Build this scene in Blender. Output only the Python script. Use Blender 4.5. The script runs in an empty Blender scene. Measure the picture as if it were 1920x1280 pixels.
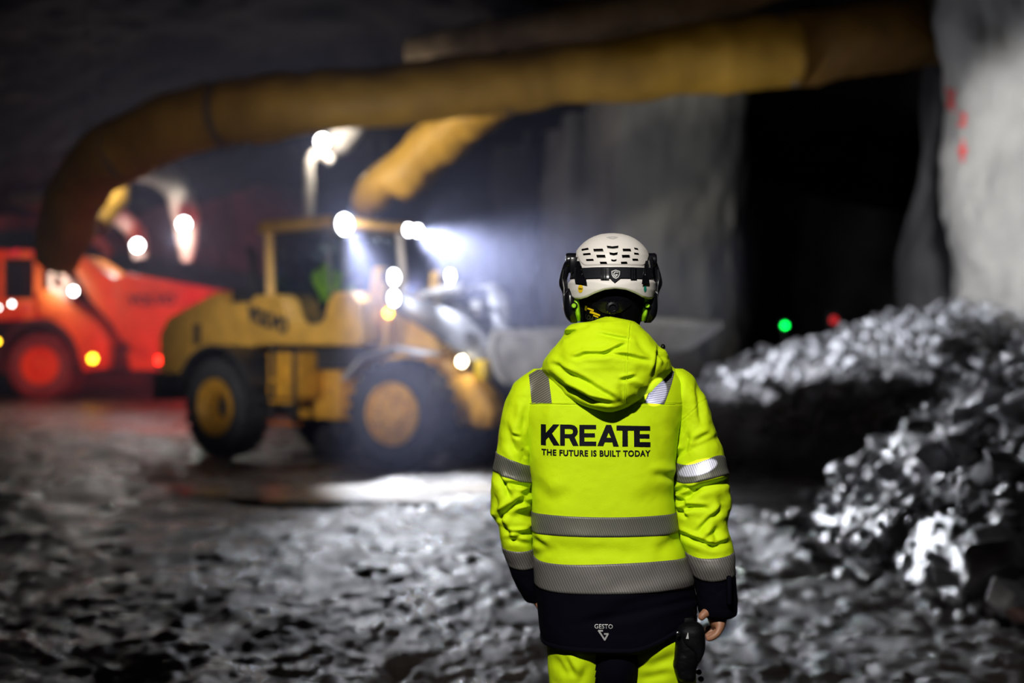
import bpy, bmesh, math, random
import numpy as np
from mathutils import Vector, Matrix, Euler
from mathutils.bvhtree import BVHTree
sc = bpy.context.scene
COL = sc.collection
random.seed(7)
RNG = np.random.RandomState(11)
F = 2667.0          # focal length in pixels of the 1920x1280 frame
CAMZ = 1.57
HOR = 650.0

# ------------------------------------------------------------------ camera
cam_d = bpy.data.cameras.new('camera'); cam = bpy.data.objects.new('camera', cam_d); COL.objects.link(cam)
cam.location = (0, 0, CAMZ)
cam.rotation_euler = (math.radians(90) + math.atan(10 / F), 0, 0)
cam_d.sensor_width = 36; cam_d.lens = F * 36 / 1920
cam_d.clip_start = 0.05; cam_d.clip_end = 300
cam_d.dof.use_dof = True; cam_d.dof.focus_distance = 3.47
cam_d.dof.aperture_fstop = 1.7
sc.camera = cam

# ------------------------------------------------------------------ world, exposure
w = bpy.data.worlds.new('world'); sc.world = w; w.use_nodes = True
w.node_tree.nodes['Background'].inputs[0].default_value = (0.10, 0.12, 0.2, 1)
w.node_tree.nodes['Background'].inputs[1].default_value = 0.02
sc.view_settings.view_transform = 'Standard'; sc.view_settings.look = 'None'
sc.view_settings.gamma = 1; sc.view_settings.use_curve_mapping = False
sc.view_settings.exposure = 0.0
sc.cycles.max_bounces = 6; sc.cycles.diffuse_bounces = 2; sc.cycles.glossy_bounces = 3
sc.cycles.transmission_bounces = 4; sc.cycles.volume_bounces = 0; sc.cycles.transparent_max_bounces = 8
sc.cycles.sample_clamp_indirect = 3.0
sc.cycles.sample_clamp_direct = 0
sc.cycles.caustics_reflective = False; sc.cycles.caustics_refractive = False

def lamp(name, kind, loc, power, color=(1, 1, 1), target=None, radius=0.05, angle=90, blend=0.3, size=None):
    d = bpy.data.lights.new(name, kind); d.energy = power; d.color = color
    if kind in ('SPOT', 'POINT'): d.shadow_soft_size = radius
    if kind == 'SPOT': d.spot_size = math.radians(angle); d.spot_blend = blend
    if kind == 'AREA': d.shape = 'RECTANGLE'; d.size, d.size_y = size
    o = bpy.data.objects.new(name, d); COL.objects.link(o); o.location = loc
    if target is not None:
        o.rotation_euler = (Vector(target) - Vector(loc)).to_track_quat('-Z', 'Y').to_euler()
    return o

# floodlight on a mast behind the photographer, up and slightly to the left: the key on the worker's back
lamp('flood_lamp', 'SPOT', (-1.0, -1.2, 4.9), 1620, (1.0, 0.97, 0.90), (0.25, 3.5, 1.25), 0.10, 30, 0.5)
# added spot without a fixture, brightens the rock wall at the right
lamp('wall_fill_spot', 'SPOT', (4.8, 14.5, 4.2), 3300, (1.0, 0.98, 0.95), (9.3, 22.0, 3.7), 0.3, 44, 0.5)
# weak tunnel lighting overhead near the camera
lamp('tunnel_lamp', 'AREA', (-2, 2, 6.4), 12, (1.0, 0.85, 0.72), (-3, 12, 0), size=(3, 1))
_ml = lamp('loader_fill_spot', 'SPOT', (-6.8, 9.0, 2.7), 2900, (1.0, 0.95, 0.90), (-1.8, 19.8, 1.75), 0.2, 44, 0.9); _ml.scale = (1, 0.42, 1)  # added unseen spot, flattened to brighten the loader's side
lamp('bucket_fill_spot', 'SPOT', (2.6, -1.0, 1.3), 4600, (1.0, 0.97, 0.92), (1.55, 18.0, 1.5), 0.15, 7.0, 0.7)  # added unseen spot, kept narrow to brighten the bucket
lamp('duct_fill_spot_left', 'SPOT', (-3.5, 9.0, 2.2), 300, (1.0, 0.84, 0.72), (-6.6, 23.5, 4.6), 0.25, 40, 0.9)  # added unseen spot, lifts the left end of the duct
lamp('centre_wall_fill', 'SPOT', (2.2, 24.0, 6.0), 420, (0.95, 1.0, 0.98), (4.3, 36.2, 5.6), 0.25, 34, 1.0)  # added spot without a fixture, lifts the centre wall
lamp('duct_fill_spot', 'SPOT', (4.2, 6.5, 2.6), 300, (1.0, 0.93, 0.82), (2.6, 18.5, 5.1), 0.25, 46, 0.7)  # added unseen spot, brightens the long duct
# added unseen spots, shaped to make the sleeve and shoulder tapes shine
def beam(name, loc, power, col, target, angle, sx, sy, roll):
    o = lamp(name, 'SPOT', loc, power, col, target, 0.003, angle, 0.10)
    o.rotation_euler = ((Vector(target) - Vector(loc)).to_track_quat('-Z', 'Y').to_matrix() @ Matrix.Rotation(math.radians(roll), 3, 'Z')).to_euler(); o.scale = (sx, sy, 1)
beam('tape_spot', (0.55, -0.6, 1.75), 5600, (0.72, 0.70, 1.0), (0.461, 3.52, 1.271), 1.34, 1, 0.36, 17)
beam('tape_spot_two', (0.50, -0.6, 1.80), 2600, (0.72, 0.70, 1.0), (0.352, 3.47, 1.460), 0.70, 0.75, 1, -25)

# ------------------------------------------------------------------ numpy noise
def _hash(ix, iy, iz, seed):
    h = (ix * 374761393 + iy * 668265263 + iz * 2147483647 + seed * 1274126177) & 0xffffffff
    h = ((h ^ (h >> 13)) * 1274126177) & 0xffffffff
    return ((h ^ (h >> 16)) & 0xffff) / 65535.0 * 2 - 1
def vnoise(p, seed=0):
    p = np.asarray(p, float); i = np.floor(p).astype(np.int64); f = p - i; u = f * f * f * (f * (f * 6 - 15) + 10)
    r = 0
    for dx in (0, 1):
        for dy in (0, 1):
            for dz in (0, 1):
                wgt = (u[..., 0] if dx else 1 - u[..., 0]) * (u[..., 1] if dy else 1 - u[..., 1]) * (u[..., 2] if dz else 1 - u[..., 2])
                r = r + wgt * _hash(i[..., 0] + dx, i[..., 1] + dy, i[..., 2] + dz, seed)
    return r
def fbm(p, octv=4, seed=0, gain=0.5):
    p = np.asarray(p, float); r = 0; a = 1.0
    for k in range(octv):
        r = r + a * vnoise(p * (2.03 ** k) + 17.3 * k, seed + k); a *= gain
    return r
def sstep(a, b, x):
    t = np.clip((np.asarray(x, float) - a) / (b - a), 0, 1); return t * t * (3 - 2 * t)

# ------------------------------------------------------------------ materials
def mat(name, col, rough=0.6, metal=0.0, var=0.0, vscale=5.0, bump=0.0, bscale=20.0, emit=None, estr=0.0, spec=0.5, coat=0.0, col2=None, sheen=0.0):
    m = bpy.data.materials.new(name); m.use_nodes = True; nt = m.node_tree; N = nt.nodes; L = nt.links
    b = N['Principled BSDF']
    b.inputs['Base Color'].default_value = (*col, 1); b.inputs['Roughness'].default_value = rough
    b.inputs['Metallic'].default_value = metal; b.inputs['Specular IOR Level'].default_value = spec
    b.inputs['Coat Weight'].default_value = coat
    if sheen: b.inputs['Sheen Weight'].default_value = sheen
    if emit: b.inputs['Emission Color'].default_value = (*emit, 1); b.inputs['Emission Strength'].default_value = estr
    tc = N.new('ShaderNodeTexCoord')
    if var or col2:
        n = N.new('ShaderNodeTexNoise'); n.inputs['Scale'].default_value = vscale; n.inputs['Detail'].default_value = 6
        L.new(tc.outputs['Object'], n.inputs['Vector'])
        r = N.new('ShaderNodeValToRGB'); r.color_ramp.elements[0].position = 0.35; r.color_ramp.elements[1].position = 0.68
        c2 = col2 if col2 else tuple(c * (1 - var) for c in col)
        r.color_ramp.elements[0].color = (*c2, 1); r.color_ramp.elements[1].color = (*(min(1, c * (1 + var * .3)) for c in col), 1)
        L.new(n.outputs['Fac'], r.inputs['Fac']); L.new(r.outputs['Color'], b.inputs['Base Color'])
    if bump:
        n2 = N.new('ShaderNodeTexNoise'); n2.inputs['Scale'].default_value = bscale; n2.inputs['Detail'].default_value = 8
        n2.inputs['Roughness'].default_value = 0.65
        L.new(tc.outputs['Object'], n2.inputs['Vector'])
        bp = N.new('ShaderNodeBump'); bp.inputs['Strength'].default_value = bump; bp.inputs['Distance'].default_value = 0.02
        L.new(n2.outputs['Fac'], bp.inputs['Height']); L.new(bp.outputs['Normal'], b.inputs['Normal'])
    return m

def tape_mat(name, base, dark, ang, pitch, duty=0.28):
    m = mat(name, base, rough=0.5, metal=0.2, spec=0.3); nt = m.node_tree; N = nt.nodes; L = nt.links; b = N['Principled BSDF']
    tc = N.new('ShaderNodeTexCoord'); mp = N.new('ShaderNodeSeparateXYZ'); L.new(tc.outputs['Object'], mp.inputs[0])
    def mth(op, a, bb):
        q = N.new('ShaderNodeMath'); q.operation = op
        for k, v in ((0, a), (1, bb)):
            if isinstance(v, (int, float)): q.inputs[k].default_value = v
            else: L.new(v, q.inputs[k])
        return q.outputs[0]
    ca, sa = math.cos(math.radians(ang)) / pitch, math.sin(math.radians(ang)) / pitch
    t = mth('ADD', mth('MULTIPLY', mp.outputs[0], ca), mth('MULTIPLY', mp.outputs[2], sa))
    fr = mth('FRACT', t, 0); lt = mth('LESS_THAN', fr, duty)
    mx = N.new('ShaderNodeMix'); mx.data_type = 'RGBA'; L.new(lt, mx.inputs[0])
    mx.inputs[6].default_value = (*base, 1); mx.inputs[7].default_value = (*dark, 1)
    L.new(mx.outputs[2], b.inputs['Base Color'])
    return m

M = dict(
    hivis=mat('hivis_fabric', (0.57, 0.78, 0.002), 0.75, bump=0.10, bscale=300, spec=0.2),
    navy=mat('navy_fabric', (0.0012, 0.0013, 0.0045), 0.85, bump=0.12, bscale=260, spec=0.06),
    tape=tape_mat('reflective_tape', (0.15, 0.148, 0.125), (0.06, 0.065, 0.045), 20, 0.0052),
    tape2=tape_mat('reflective_tape_waist', (0.17, 0.16, 0.15), (0.065, 0.062, 0.06), 24, 0.0058, 0.25),
    tape3=tape_mat('reflective_tape_shoulder', (0.20, 0.19, 0.15), (0.07, 0.065, 0.045), -58, 0.0048, 0.4),
    tape4=tape_mat('reflective_tape_shoulder_right', (0.20, 0.20, 0.19), (0.06, 0.06, 0.07), -82, 0.0052, 0.25),
    print_=mat('black_print', (0.003, 0.003, 0.007), 0.6, spec=0.12),
    silver=mat('silver_print', (0.42, 0.42, 0.42), 0.5, 0.2),
    white=mat('helmet_white', (0.70, 0.66, 0.62), 0.5, bump=0.02, bscale=200),
    hblack=mat('black_plastic', (0.004, 0.004, 0.006), 0.25, spec=0.35),
    dstrap=mat('black_webbing', (0.006, 0.007, 0.010), 0.7, bump=0.2, bscale=400, spec=0.2),
    lgreen=mat('lime_plastic', (0.30, 0.62, 0.01), 0.45),
    vent=mat('helmet_liner_black', (0.05, 0.045, 0.04), 0.8),
    skin=mat('skin', (0.30, 0.135, 0.075), 0.5, var=0.1, vscale=60, bump=0.05, bscale=300),
    knit=mat('black_knit', (0.002, 0.002, 0.004), 0.9, bump=0.3, bscale=400, spec=0.05),
    ystick=mat('yellow_sticker', (0.85, 0.55, 0.01), 0.4), gstick=mat('green_sticker', (0.01, 0.25, 0.17), 0.4),
    leather=mat('black_leather', (0.003, 0.003, 0.004), 0.5, bump=0.15, bscale=80, spec=0.1),
    yellow=mat('machine_yellow', (0.78, 0.44, 0.075), 0.45, var=0.25, vscale=3, bump=0.05, bscale=15),
    yellow2=mat('rim_yellow', (0.72, 0.36, 0.03), 0.5, var=0.35, vscale=5),
    orange=mat('hauler_orange', (0.75, 0.22, 0.04), 0.5, var=0.3, vscale=1.2),
    dgrey=mat('machine_dark_grey', (0.035, 0.037, 0.045), 0.5, var=0.4, vscale=4),
    grey=mat('arm_grey', (0.14, 0.145, 0.17), 0.42, 0.3, var=0.4, vscale=4, bump=0.1, bscale=12),
    steel=mat('worn_steel', (0.42, 0.42, 0.43), 0.42, 0.25, var=0.5, vscale=3, bump=0.1, bscale=10),
    rubber=mat('tyre_rubber', (0.045, 0.046, 0.055), 0.75, var=0.4, vscale=5, bump=0.3, bscale=20),
    dusty=mat('dusty_rubber', (0.17, 0.15, 0.155), 0.85, var=0.4, vscale=3, bump=0.3, bscale=20),
    bright=mat('lit_steel_edge', (0.78, 0.78, 0.78), 0.5, 0.1, var=0.3, vscale=6),  # worn steel made paler: lamp light on the bucket edges put into colour
    chrome=mat('cylinder_chrome', (0.6, 0.6, 0.62), 0.2, 1.0),
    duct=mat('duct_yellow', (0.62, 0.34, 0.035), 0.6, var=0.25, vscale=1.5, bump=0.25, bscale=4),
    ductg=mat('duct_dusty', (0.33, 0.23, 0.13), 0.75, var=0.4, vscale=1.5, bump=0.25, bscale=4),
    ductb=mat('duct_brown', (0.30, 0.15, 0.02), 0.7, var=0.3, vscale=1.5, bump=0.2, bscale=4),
    ductw=mat('duct_pale', (0.62, 0.55, 0.48), 0.7, var=0.3, vscale=2),
    wire=mat('black_cable', (0.01, 0.01, 0.01), 0.6),
    redpaint=mat('red_spray_paint', (0.75, 0.03, 0.04), 0.7),
)
def emat(name, col, s):
    return mat(name, (0.02, 0.02, 0.02), 0.4, emit=col, estr=s)
M['em_white'] = emat('lamp_white', (0.92, 0.95, 1.0), 34)
M['em_white2'] = emat('lamp_white_soft', (0.95, 0.98, 1.0), 18)
M['em_warm'] = emat('lamp_warm', (1.0, 0.86, 0.55), 22)
M['em_amber'] = emat('lamp_amber', (1.0, 0.55, 0.02), 14)
M['em_red'] = emat('lamp_red', (1.0, 0.02, 0.01), 9)
M['em_green'] = emat('lamp_green', (0.0, 1.0, 0.08), 9)
M['em_dred'] = emat('lamp_dim_red', (1.0, 0.03, 0.04), 0.7)

def glass_mat():
    m = bpy.data.materials.new('cab_glass'); m.use_nodes = True; N = m.node_tree.nodes; L = m.node_tree.links
    N.remove(N['Principled BSDF'])
    t = N.new('ShaderNodeBsdfTransparent'); t.inputs[0].default_value = (0.75, 0.85, 0.88, 1)
    g = N.new('ShaderNodeBsdfGlossy'); g.inputs['Roughness'].default_value = 0.05; g.inputs[0].default_value = (1, 1, 1, 1)
    mx = N.new('ShaderNodeMixShader'); mx.inputs[0].default_value = 0.12
    L.new(t.outputs[0], mx.inputs[1]); L.new(g.outputs[0], mx.inputs[2]); L.new(mx.outputs[0], N['Material Output'].inputs[0])
    return m
M['glass'] = glass_mat()

# ------------------------------------------------------------------ builders
def tag(o, label=None, cat=None, group=None, kind=None):
    if label: o['label'] = label
    if cat: o['category'] = cat
    if group: o['group'] = group
    if kind: o['kind'] = kind
    return o
def wloc(o):
    v = Vector((0, 0, 0))
    while o is not None: v = v + Vector(o.location); o = o.parent
    return v
def root(name, loc, label, cat, group=None):
    o = bpy.data.objects.new(name, None); COL.objects.link(o); o.location = loc; o.empty_display_size = 0.2
    return tag(o, label, cat, group)
def link(name, me, m, parent=None, base=None, smooth=None, label=None):
    """vertices of me are in world coordinates; the object's origin becomes the parent's or `base`"""
    off = wloc(parent) if parent is not None else (Vector(base) if base is not None else Vector((0, 0, 0)))
    me.transform(Matrix.Translation(-off))
    if isinstance(m, (list, tuple)):
        for q in m: me.materials.append(q)
    else: me.materials.append(m)
    o = bpy.data.objects.new(name, me); COL.objects.link(o)
    if parent is not None: o.parent = parent
    else: o.location = off
    if smooth is not None:
        me.polygons.foreach_set('use_smooth', [smooth] * len(me.polygons))
    if label: o['label'] = label
    return o
def grid_mesh(P, closed_u=False, cap=False, flip=False, name='m'):
    """P: (nv, nu, 3)"""
    nv, nu = P.shape[:2]; idx = np.arange(nv * nu).reshape(nv, nu)
    a = idx[:-1, :] if closed_u else idx[:-1, :-1]
    if closed_u:
        b = np.roll(idx, -1, 1)[:-1, :]; c = np.roll(idx, -1, 1)[1:, :]; d = idx[1:, :]
    else:
        b = idx[:-1, 1:]; c = idx[1:, 1:]; d = idx[1:, :-1]
    f = np.stack([a, b, c, d], -1).reshape(-1, 4)
    if flip: f = f[:, ::-1]
    faces = f.tolist()
    if cap:
        faces.append(idx[0][::-1].tolist() if not flip else idx[0].tolist()); faces.append(idx[-1].tolist() if not flip else idx[-1][::-1].tolist())
    me = bpy.data.meshes.new(name); me.from_pydata(P.reshape(-1, 3).tolist(), [], faces); me.update()
    return me

class MB:
    """collects solids into one mesh; mt = local frame -> world"""
    def __init__(s, mt=None): s.v = []; s.f = []; s.mt = mt or Matrix.Identity(4); s.bev = None
    def add(s, vs, fs):
        k = len(s.v); s.v += [tuple(s.mt @ Vector(q)) for q in vs]; s.f += [tuple(k + i for i in q) for q in fs]; return s
    def box(s, x0, x1, y0, y1, z0, z1):
        return s.add([(x0, y0, z0), (x1, y0, z0), (x1, y1, z0), (x0, y1, z0), (x0, y0, z1), (x1, y0, z1), (x1, y1, z1), (x0, y1, z1)],
                     [(0, 3, 2, 1), (4, 5, 6, 7), (0, 1, 5, 4), (1, 2, 6, 5), (2, 3, 7, 6), (3, 0, 4, 7)])
    def prism(s, poly, y0, y1, axis='y'):
        """poly in (x,z) extruded along y (or 'x': poly in (y,z); 'z': poly in (x,y))"""
        n = len(poly)
        g = {'y': lambda p, t: (p[0], t, p[1]), 'x': lambda p, t: (t, p[0], p[1]), 'z': lambda p, t: (p[0], p[1], t)}[axis]
        vs = [g(p, y0) for p in poly] + [g(p, y1) for p in poly]
        fs = [tuple(range(n)), tuple(range(2 * n - 1, n - 1, -1))] + [(i, i + n, (i + 1) % n + n, (i + 1) % n) for i in range(n)]
        return s.add(vs, fs)
    def tube(s, pts, r, seg=12, close=True):
        pts = [Vector(p) for p in pts]; n = len(pts); rr = r if isinstance(r, (list, tuple)) else [r] * n
        vs = []; up = None
        for i, p in enumerate(pts):
            t = (pts[min(i + 1, n - 1)] - pts[max(i - 1, 0)]).normalized()
            if up is None:
                up = Vector((0, 0, 1)) if abs(t.z) < 0.9 else Vector((1, 0, 0))
            a = t.cross(up).normalized(); b = a.cross(t).normalized(); up = b
            for k in range(seg):
                an = 2 * math.pi * k / seg
                vs.append(tuple(p + rr[i] * (math.cos(an) * a + math.sin(an) * b)))
        fs = []
        for i in range(n - 1):
            for k in range(seg):
                k2 = (k + 1) % seg; fs.append((i * seg + k, i * seg + k2, (i + 1) * seg + k2, (i + 1) * seg + k))
        if close: fs.append(tuple(range(seg - 1, -1, -1))); fs.append(tuple((n - 1) * seg + k for k in range(seg)))
        return s.add(vs, fs)
    def lathe(s, prof, c, axis='y', seg=40, caps=(1, 1), loop=False):
        """prof: list of (radius, t) along axis from centre c"""
        vs = []
        for r, t in prof:
            for k in range(seg):
                a = 2 * math.pi * k / seg; u, v_ = r * math.cos(a), r * math.sin(a)
                q = {'y': (u, t, v_), 'x': (t, u, v_), 'z': (u, v_, t)}[axis]
                vs.append((c[0] + q[0], c[1] + q[1], c[2] + q[2]))
        n = len(prof); fs = []
        for i in range(n - 1):
            for k in range(seg):
                k2 = (k + 1) % seg; fs.append((i * seg + k, (i + 1) * seg + k, (i + 1) * seg + k2, i * seg + k2))
        if loop:
            for k in range(seg):
                k2 = (k + 1) % seg; fs.append(((n - 1) * seg + k, k, k2, (n - 1) * seg + k2))
        else:
            if caps[0]: fs.append(tuple(range(seg)))
            if caps[1]: fs.append(tuple((n - 1) * seg + k for k in range(seg - 1, -1, -1)))
        return s.add(vs, fs)
    def ball(s, c, r, seg=16, rings=10):
        rx, ry, rz = r if isinstance(r, (tuple, list)) else (r, r, r); vs = []; fs = []
        for i in range(1, rings):
            a = math.pi * i / rings
            for k in range(seg):
                b = 2 * math.pi * k / seg
                vs.append((c[0] + rx * math.sin(a) * math.cos(b), c[1] + ry * math.sin(a) * math.sin(b), c[2] + rz * math.cos(a)))
        t = len(vs); vs += [(c[0], c[1], c[2] + rz), (c[0], c[1], c[2] - rz)]
        for i in range(rings - 2):
            for k in range(seg):
                k2 = (k + 1) % seg; fs.append((i * seg + k, (i + 1) * seg + k, (i + 1) * seg + k2, i * seg + k2))
        for k in range(seg):
            k2 = (k + 1) % seg; fs.append((t, k, k2)); fs.append((t + 1, (rings - 2) * seg + k2, (rings - 2) * seg + k))
        return s.add(vs, fs)
    def build(s, name, m, parent=None, base=None, smooth=None, bevel=0.0, segs=2, label=None):
        me = bpy.data.meshes.new(name); me.from_pydata(s.v, [], s.f); me.update()
        bm = bmesh.new(); bm.from_mesh(me)
        bmesh.ops.recalc_face_normals(bm, faces=bm.faces)
        if bevel:
            ed = [e for e in bm.edges if len(e.link_faces) == 2 and e.calc_face_angle(0) > 0.5]
            bmesh.ops.bevel(bm, geom=ed, offset=bevel, segments=segs, profile=0.5, affect='EDGES', clamp_overlap=True)
        bm.to_mesh(me); bm.free()
        o = link(name, me, m, parent, base, None, label)
        if smooth is None or smooth:
            me.polygons.foreach_set('use_smooth', [True] * len(me.polygons))
            if hasattr(me, 'set_sharp_from_angle'): me.set_sharp_from_angle(angle=math.radians(38))
        return o

def PT(px, py, D):
    """point that a photo pixel shows at distance D in front of the camera"""
    return Vector(((px - 960) / F * D, D, CAMZ + (HOR - py) / F * D))
def spline(pts, n):
    """Catmull-Rom through pts (arrays of any width)"""
    P = np.array(pts, float); m = len(P); t = np.linspace(0, m - 1, n); i = np.clip(t.astype(int), 0, m - 2); f = (t - i)[:, None]
    Q = np.vstack([2 * P[0] - P[1], P, 2 * P[-1] - P[-2]])
    a, b, c, d = Q[i], Q[i + 1], Q[i + 2], Q[i + 3]
    return 0.5 * ((2 * b) + (-a + c) * f + (2 * a - 5 * b + 4 * c - d) * f ** 2 + (-a + 3 * b - 3 * c + d) * f ** 3)
# ================================================================== the cave
def rock_mat(name, c1, c2, rough=0.8, bump=0.8, bscale=2.5, vscale=0.6, spec=0.3):
    m = mat(name, c1, rough, col2=c2, vscale=vscale, bump=bump, bscale=bscale, spec=spec)
    for n in m.node_tree.nodes:
        if n.type == 'BUMP': n.inputs['Distance'].default_value = 0.12
    return m
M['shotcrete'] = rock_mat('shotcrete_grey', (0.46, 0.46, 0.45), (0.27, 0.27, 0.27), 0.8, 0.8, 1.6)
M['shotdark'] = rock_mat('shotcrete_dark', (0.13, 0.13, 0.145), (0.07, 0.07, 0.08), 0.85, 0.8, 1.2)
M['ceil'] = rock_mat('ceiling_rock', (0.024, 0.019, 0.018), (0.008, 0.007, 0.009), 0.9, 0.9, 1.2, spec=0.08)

def ground_h(x, y):
    p = np.stack([x, y, 0 * x], -1)
    calm = np.exp(-((y - 15.8) / 1.0) ** 2) * sstep(-6, -2, x) * (1 - sstep(5, 7, x))
    far = 1 - 0.6 * sstep(18, 30, y)
    h = 0.050 * fbm(p * [0.55, 0.35, 1], 3, 3) + 0.042 * fbm(p * [2.2, 1.5, 1] + 5, 3, 8)
    # wheel ruts curving towards the machine
    s = (x + 1.2) - 0.16 * (y - 14)
    h += -0.035 * np.exp(-((np.mod(s + 40, 2.1) - 1.05) / 0.28) ** 2) * (0.5 + 0.5 * vnoise(p * 0.6, 4))
    f = fbm(p * [9, 7, 1], 3, 21, 0.6)
    h += 0.022 * np.maximum(f, -0.25) + 0.008 * vnoise(p * [34, 30, 1], 31)
    return h * (1 - 0.93 * calm) * far - 0.01
def heap_h(x, y):
    f1 = 1 - np.sqrt(((x - 6.7) / 4.8) ** 2 + ((y - 20.6) / 3.6) ** 2)
    f2 = 1 - np.sqrt(((x - 6.4) / 3.9) ** 2 + ((y - 11.3) / 5.0) ** 2)
    p = np.stack([x, y, 0 * x], -1)
    h1 = 2.22 * np.clip(f1, 0, 1) ** 0.44; h2 = 2.7 * np.clip(f2, 0, 1) ** 0.78
    b = 0.14 * fbm(p * 0.9, 3, 77) * sstep(0, 0.25, np.maximum(f1, f2))
    return np.maximum(h1, h2) + b, np.maximum(f1, f2)

def ground_mat():
    m = bpy.data.materials.new('wet_mud_gravel'); m.use_nodes = True; nt = m.node_tree; N = nt.nodes; L = nt.links; b = N['Principled BSDF']
    tc = N.new('ShaderNodeTexCoord')
    def noise(s, d=5, r=0.6):
        n = N.new('ShaderNodeTexNoise'); n.inputs['Scale'].default_value = s; n.inputs['Detail'].default_value = d; n.inputs['Roughness'].default_value = r
        L.new(tc.outputs['Object'], n.inputs['Vector']); return n.outputs['Fac']
    def ramp(f, a, ca, bb, cb):
        r = N.new('ShaderNodeValToRGB'); r.color_ramp.elements[0].position = a; r.color_ramp.elements[1].position = bb
        r.color_ramp.elements[0].color = (*ca, 1); r.color_ramp.elements[1].color = (*cb, 1); L.new(f, r.inputs['Fac']); return r.outputs['Color']
    c = ramp(noise(0.9), 0.35, (0.015, 0.0115, 0.0095), 0.7, (0.050, 0.041, 0.034))
    L.new(c, b.inputs['Base Color'])
    rr = ramp(noise(1.3, 4), 0.38, (0.16,) * 3, 0.65, (0.46,) * 3); L.new(rr, b.inputs['Roughness'])
    b.inputs['Specular IOR Level'].default_value = 0.5
    bp = N.new('ShaderNodeBump'); bp.inputs['Strength'].default_value = 0.9; bp.inputs['Distance'].default_value = 0.02
    L.new(noise(46, 4, 0.7), bp.inputs['Height']); L.new(bp.outputs['Normal'], b.inputs['Normal'])
    return m
M['ground'] = ground_mat()
def make_ground():
    ys = np.concatenate([np.linspace(-6, 5.5, 60), 5.55 * (62 / 5.55) ** (np.linspace(0, 1, 640))])
    t = np.linspace(-1, 1, 560)
    half = np.maximum(ys * 0.60, 0) + 9
    # more samples where the camera looks
    tt = np.sign(t) * (0.55 * np.abs(t) + 0.45 * np.abs(t) ** 3)
    X = half[:, None] * tt[None, :]; Y = np.repeat(ys[:, None], len(t), 1)
    Z = ground_h(X, Y)
    me = grid_mesh(np.stack([X, Y, Z], -1), name='floor')
    tag(link('floor', me, M['ground'], smooth=True), kind='structure')
make_ground()
M['silt'] = mat('pale_silt', (0.32, 0.30, 0.27), 0.22, var=0.3, vscale=1.5, bump=0.12, bscale=14)
def puddle():
    n = 220; out = []
    for k in range(n):
        a = 2 * math.pi * k / n; r = 1 + 0.16 * float(fbm(np.array([math.cos(a) * 2.2, math.sin(a) * 2.2, 3.0]), 4, 66))
        out.append((0.4 + 3.9 * math.cos(a) * r, 15.25 + 1.15 * math.sin(a) * r + 0.05 * math.cos(a)))
    mb = MB(); mb.prism(out, -0.05, 0.012, axis='z')
    tag(mb.build('puddle', M['silt'], base=(0.4, 15.25, 0), smooth=False), 'pale silty puddle glaring in the lamp light behind the worker', 'puddle')
puddle()

def wall(name, plan, z0, z1, m, amp, seed, sc_=0.5, step=0.16, top=None, lean=0.0):
    P = np.array(plan, float); seg = np.linalg.norm(np.diff(P, axis=0), axis=1); n = int(seg.sum() / step)
    q = spline(P, max(n, 8)); nz = int((z1 - z0) / step); zs = np.linspace(z0, z1, nz)
    tan = np.gradient(q, axis=0); tan /= np.linalg.norm(tan, axis=1)[:, None]; nor = np.stack([tan[:, 1], -tan[:, 0]], -1)
    X = q[None, :, 0] + 0 * zs[:, None]; Y = q[None, :, 1] + 0 * zs[:, None]; Z = zs[:, None] + 0 * X
    p = np.stack([X, Y, Z * 0.6], -1)
    d = amp * fbm(p * sc_, 5, seed, 0.5) + lean * (Z - z0)
    X = X + nor[None, :, 0] * d; Y = Y + nor[None, :, 1] * d
    me = grid_mesh(np.stack([X, Y, Z], -1), name=name)
    return tag(link(name, me, m, smooth=True), kind='structure')
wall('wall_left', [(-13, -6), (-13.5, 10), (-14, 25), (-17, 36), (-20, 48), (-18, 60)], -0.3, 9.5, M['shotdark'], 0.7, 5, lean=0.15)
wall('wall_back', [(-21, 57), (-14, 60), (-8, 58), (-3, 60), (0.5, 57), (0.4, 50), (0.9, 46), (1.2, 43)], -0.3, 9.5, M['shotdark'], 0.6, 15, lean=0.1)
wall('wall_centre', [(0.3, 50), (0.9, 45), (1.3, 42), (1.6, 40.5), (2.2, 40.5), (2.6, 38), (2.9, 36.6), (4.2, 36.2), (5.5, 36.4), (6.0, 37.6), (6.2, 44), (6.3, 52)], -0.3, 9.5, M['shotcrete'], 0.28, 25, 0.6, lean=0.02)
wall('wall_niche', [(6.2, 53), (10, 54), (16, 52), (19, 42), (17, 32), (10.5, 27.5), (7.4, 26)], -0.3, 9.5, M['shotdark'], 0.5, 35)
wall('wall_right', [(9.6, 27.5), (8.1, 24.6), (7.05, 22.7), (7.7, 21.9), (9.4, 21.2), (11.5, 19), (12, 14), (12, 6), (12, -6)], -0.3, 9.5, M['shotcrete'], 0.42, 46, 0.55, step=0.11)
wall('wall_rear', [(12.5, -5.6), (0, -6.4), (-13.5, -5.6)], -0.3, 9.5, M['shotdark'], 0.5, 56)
def make_ceiling():
    xs = np.linspace(-24, 21, 300); ys = np.linspace(-8, 64, 420); X, Y = np.meshgrid(xs, ys)
    p = np.stack([X, Y, 0 * X], -1)
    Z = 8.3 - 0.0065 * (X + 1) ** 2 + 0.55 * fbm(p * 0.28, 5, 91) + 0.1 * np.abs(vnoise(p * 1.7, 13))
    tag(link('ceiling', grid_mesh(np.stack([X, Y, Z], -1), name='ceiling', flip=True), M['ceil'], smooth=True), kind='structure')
make_ceiling()

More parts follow.
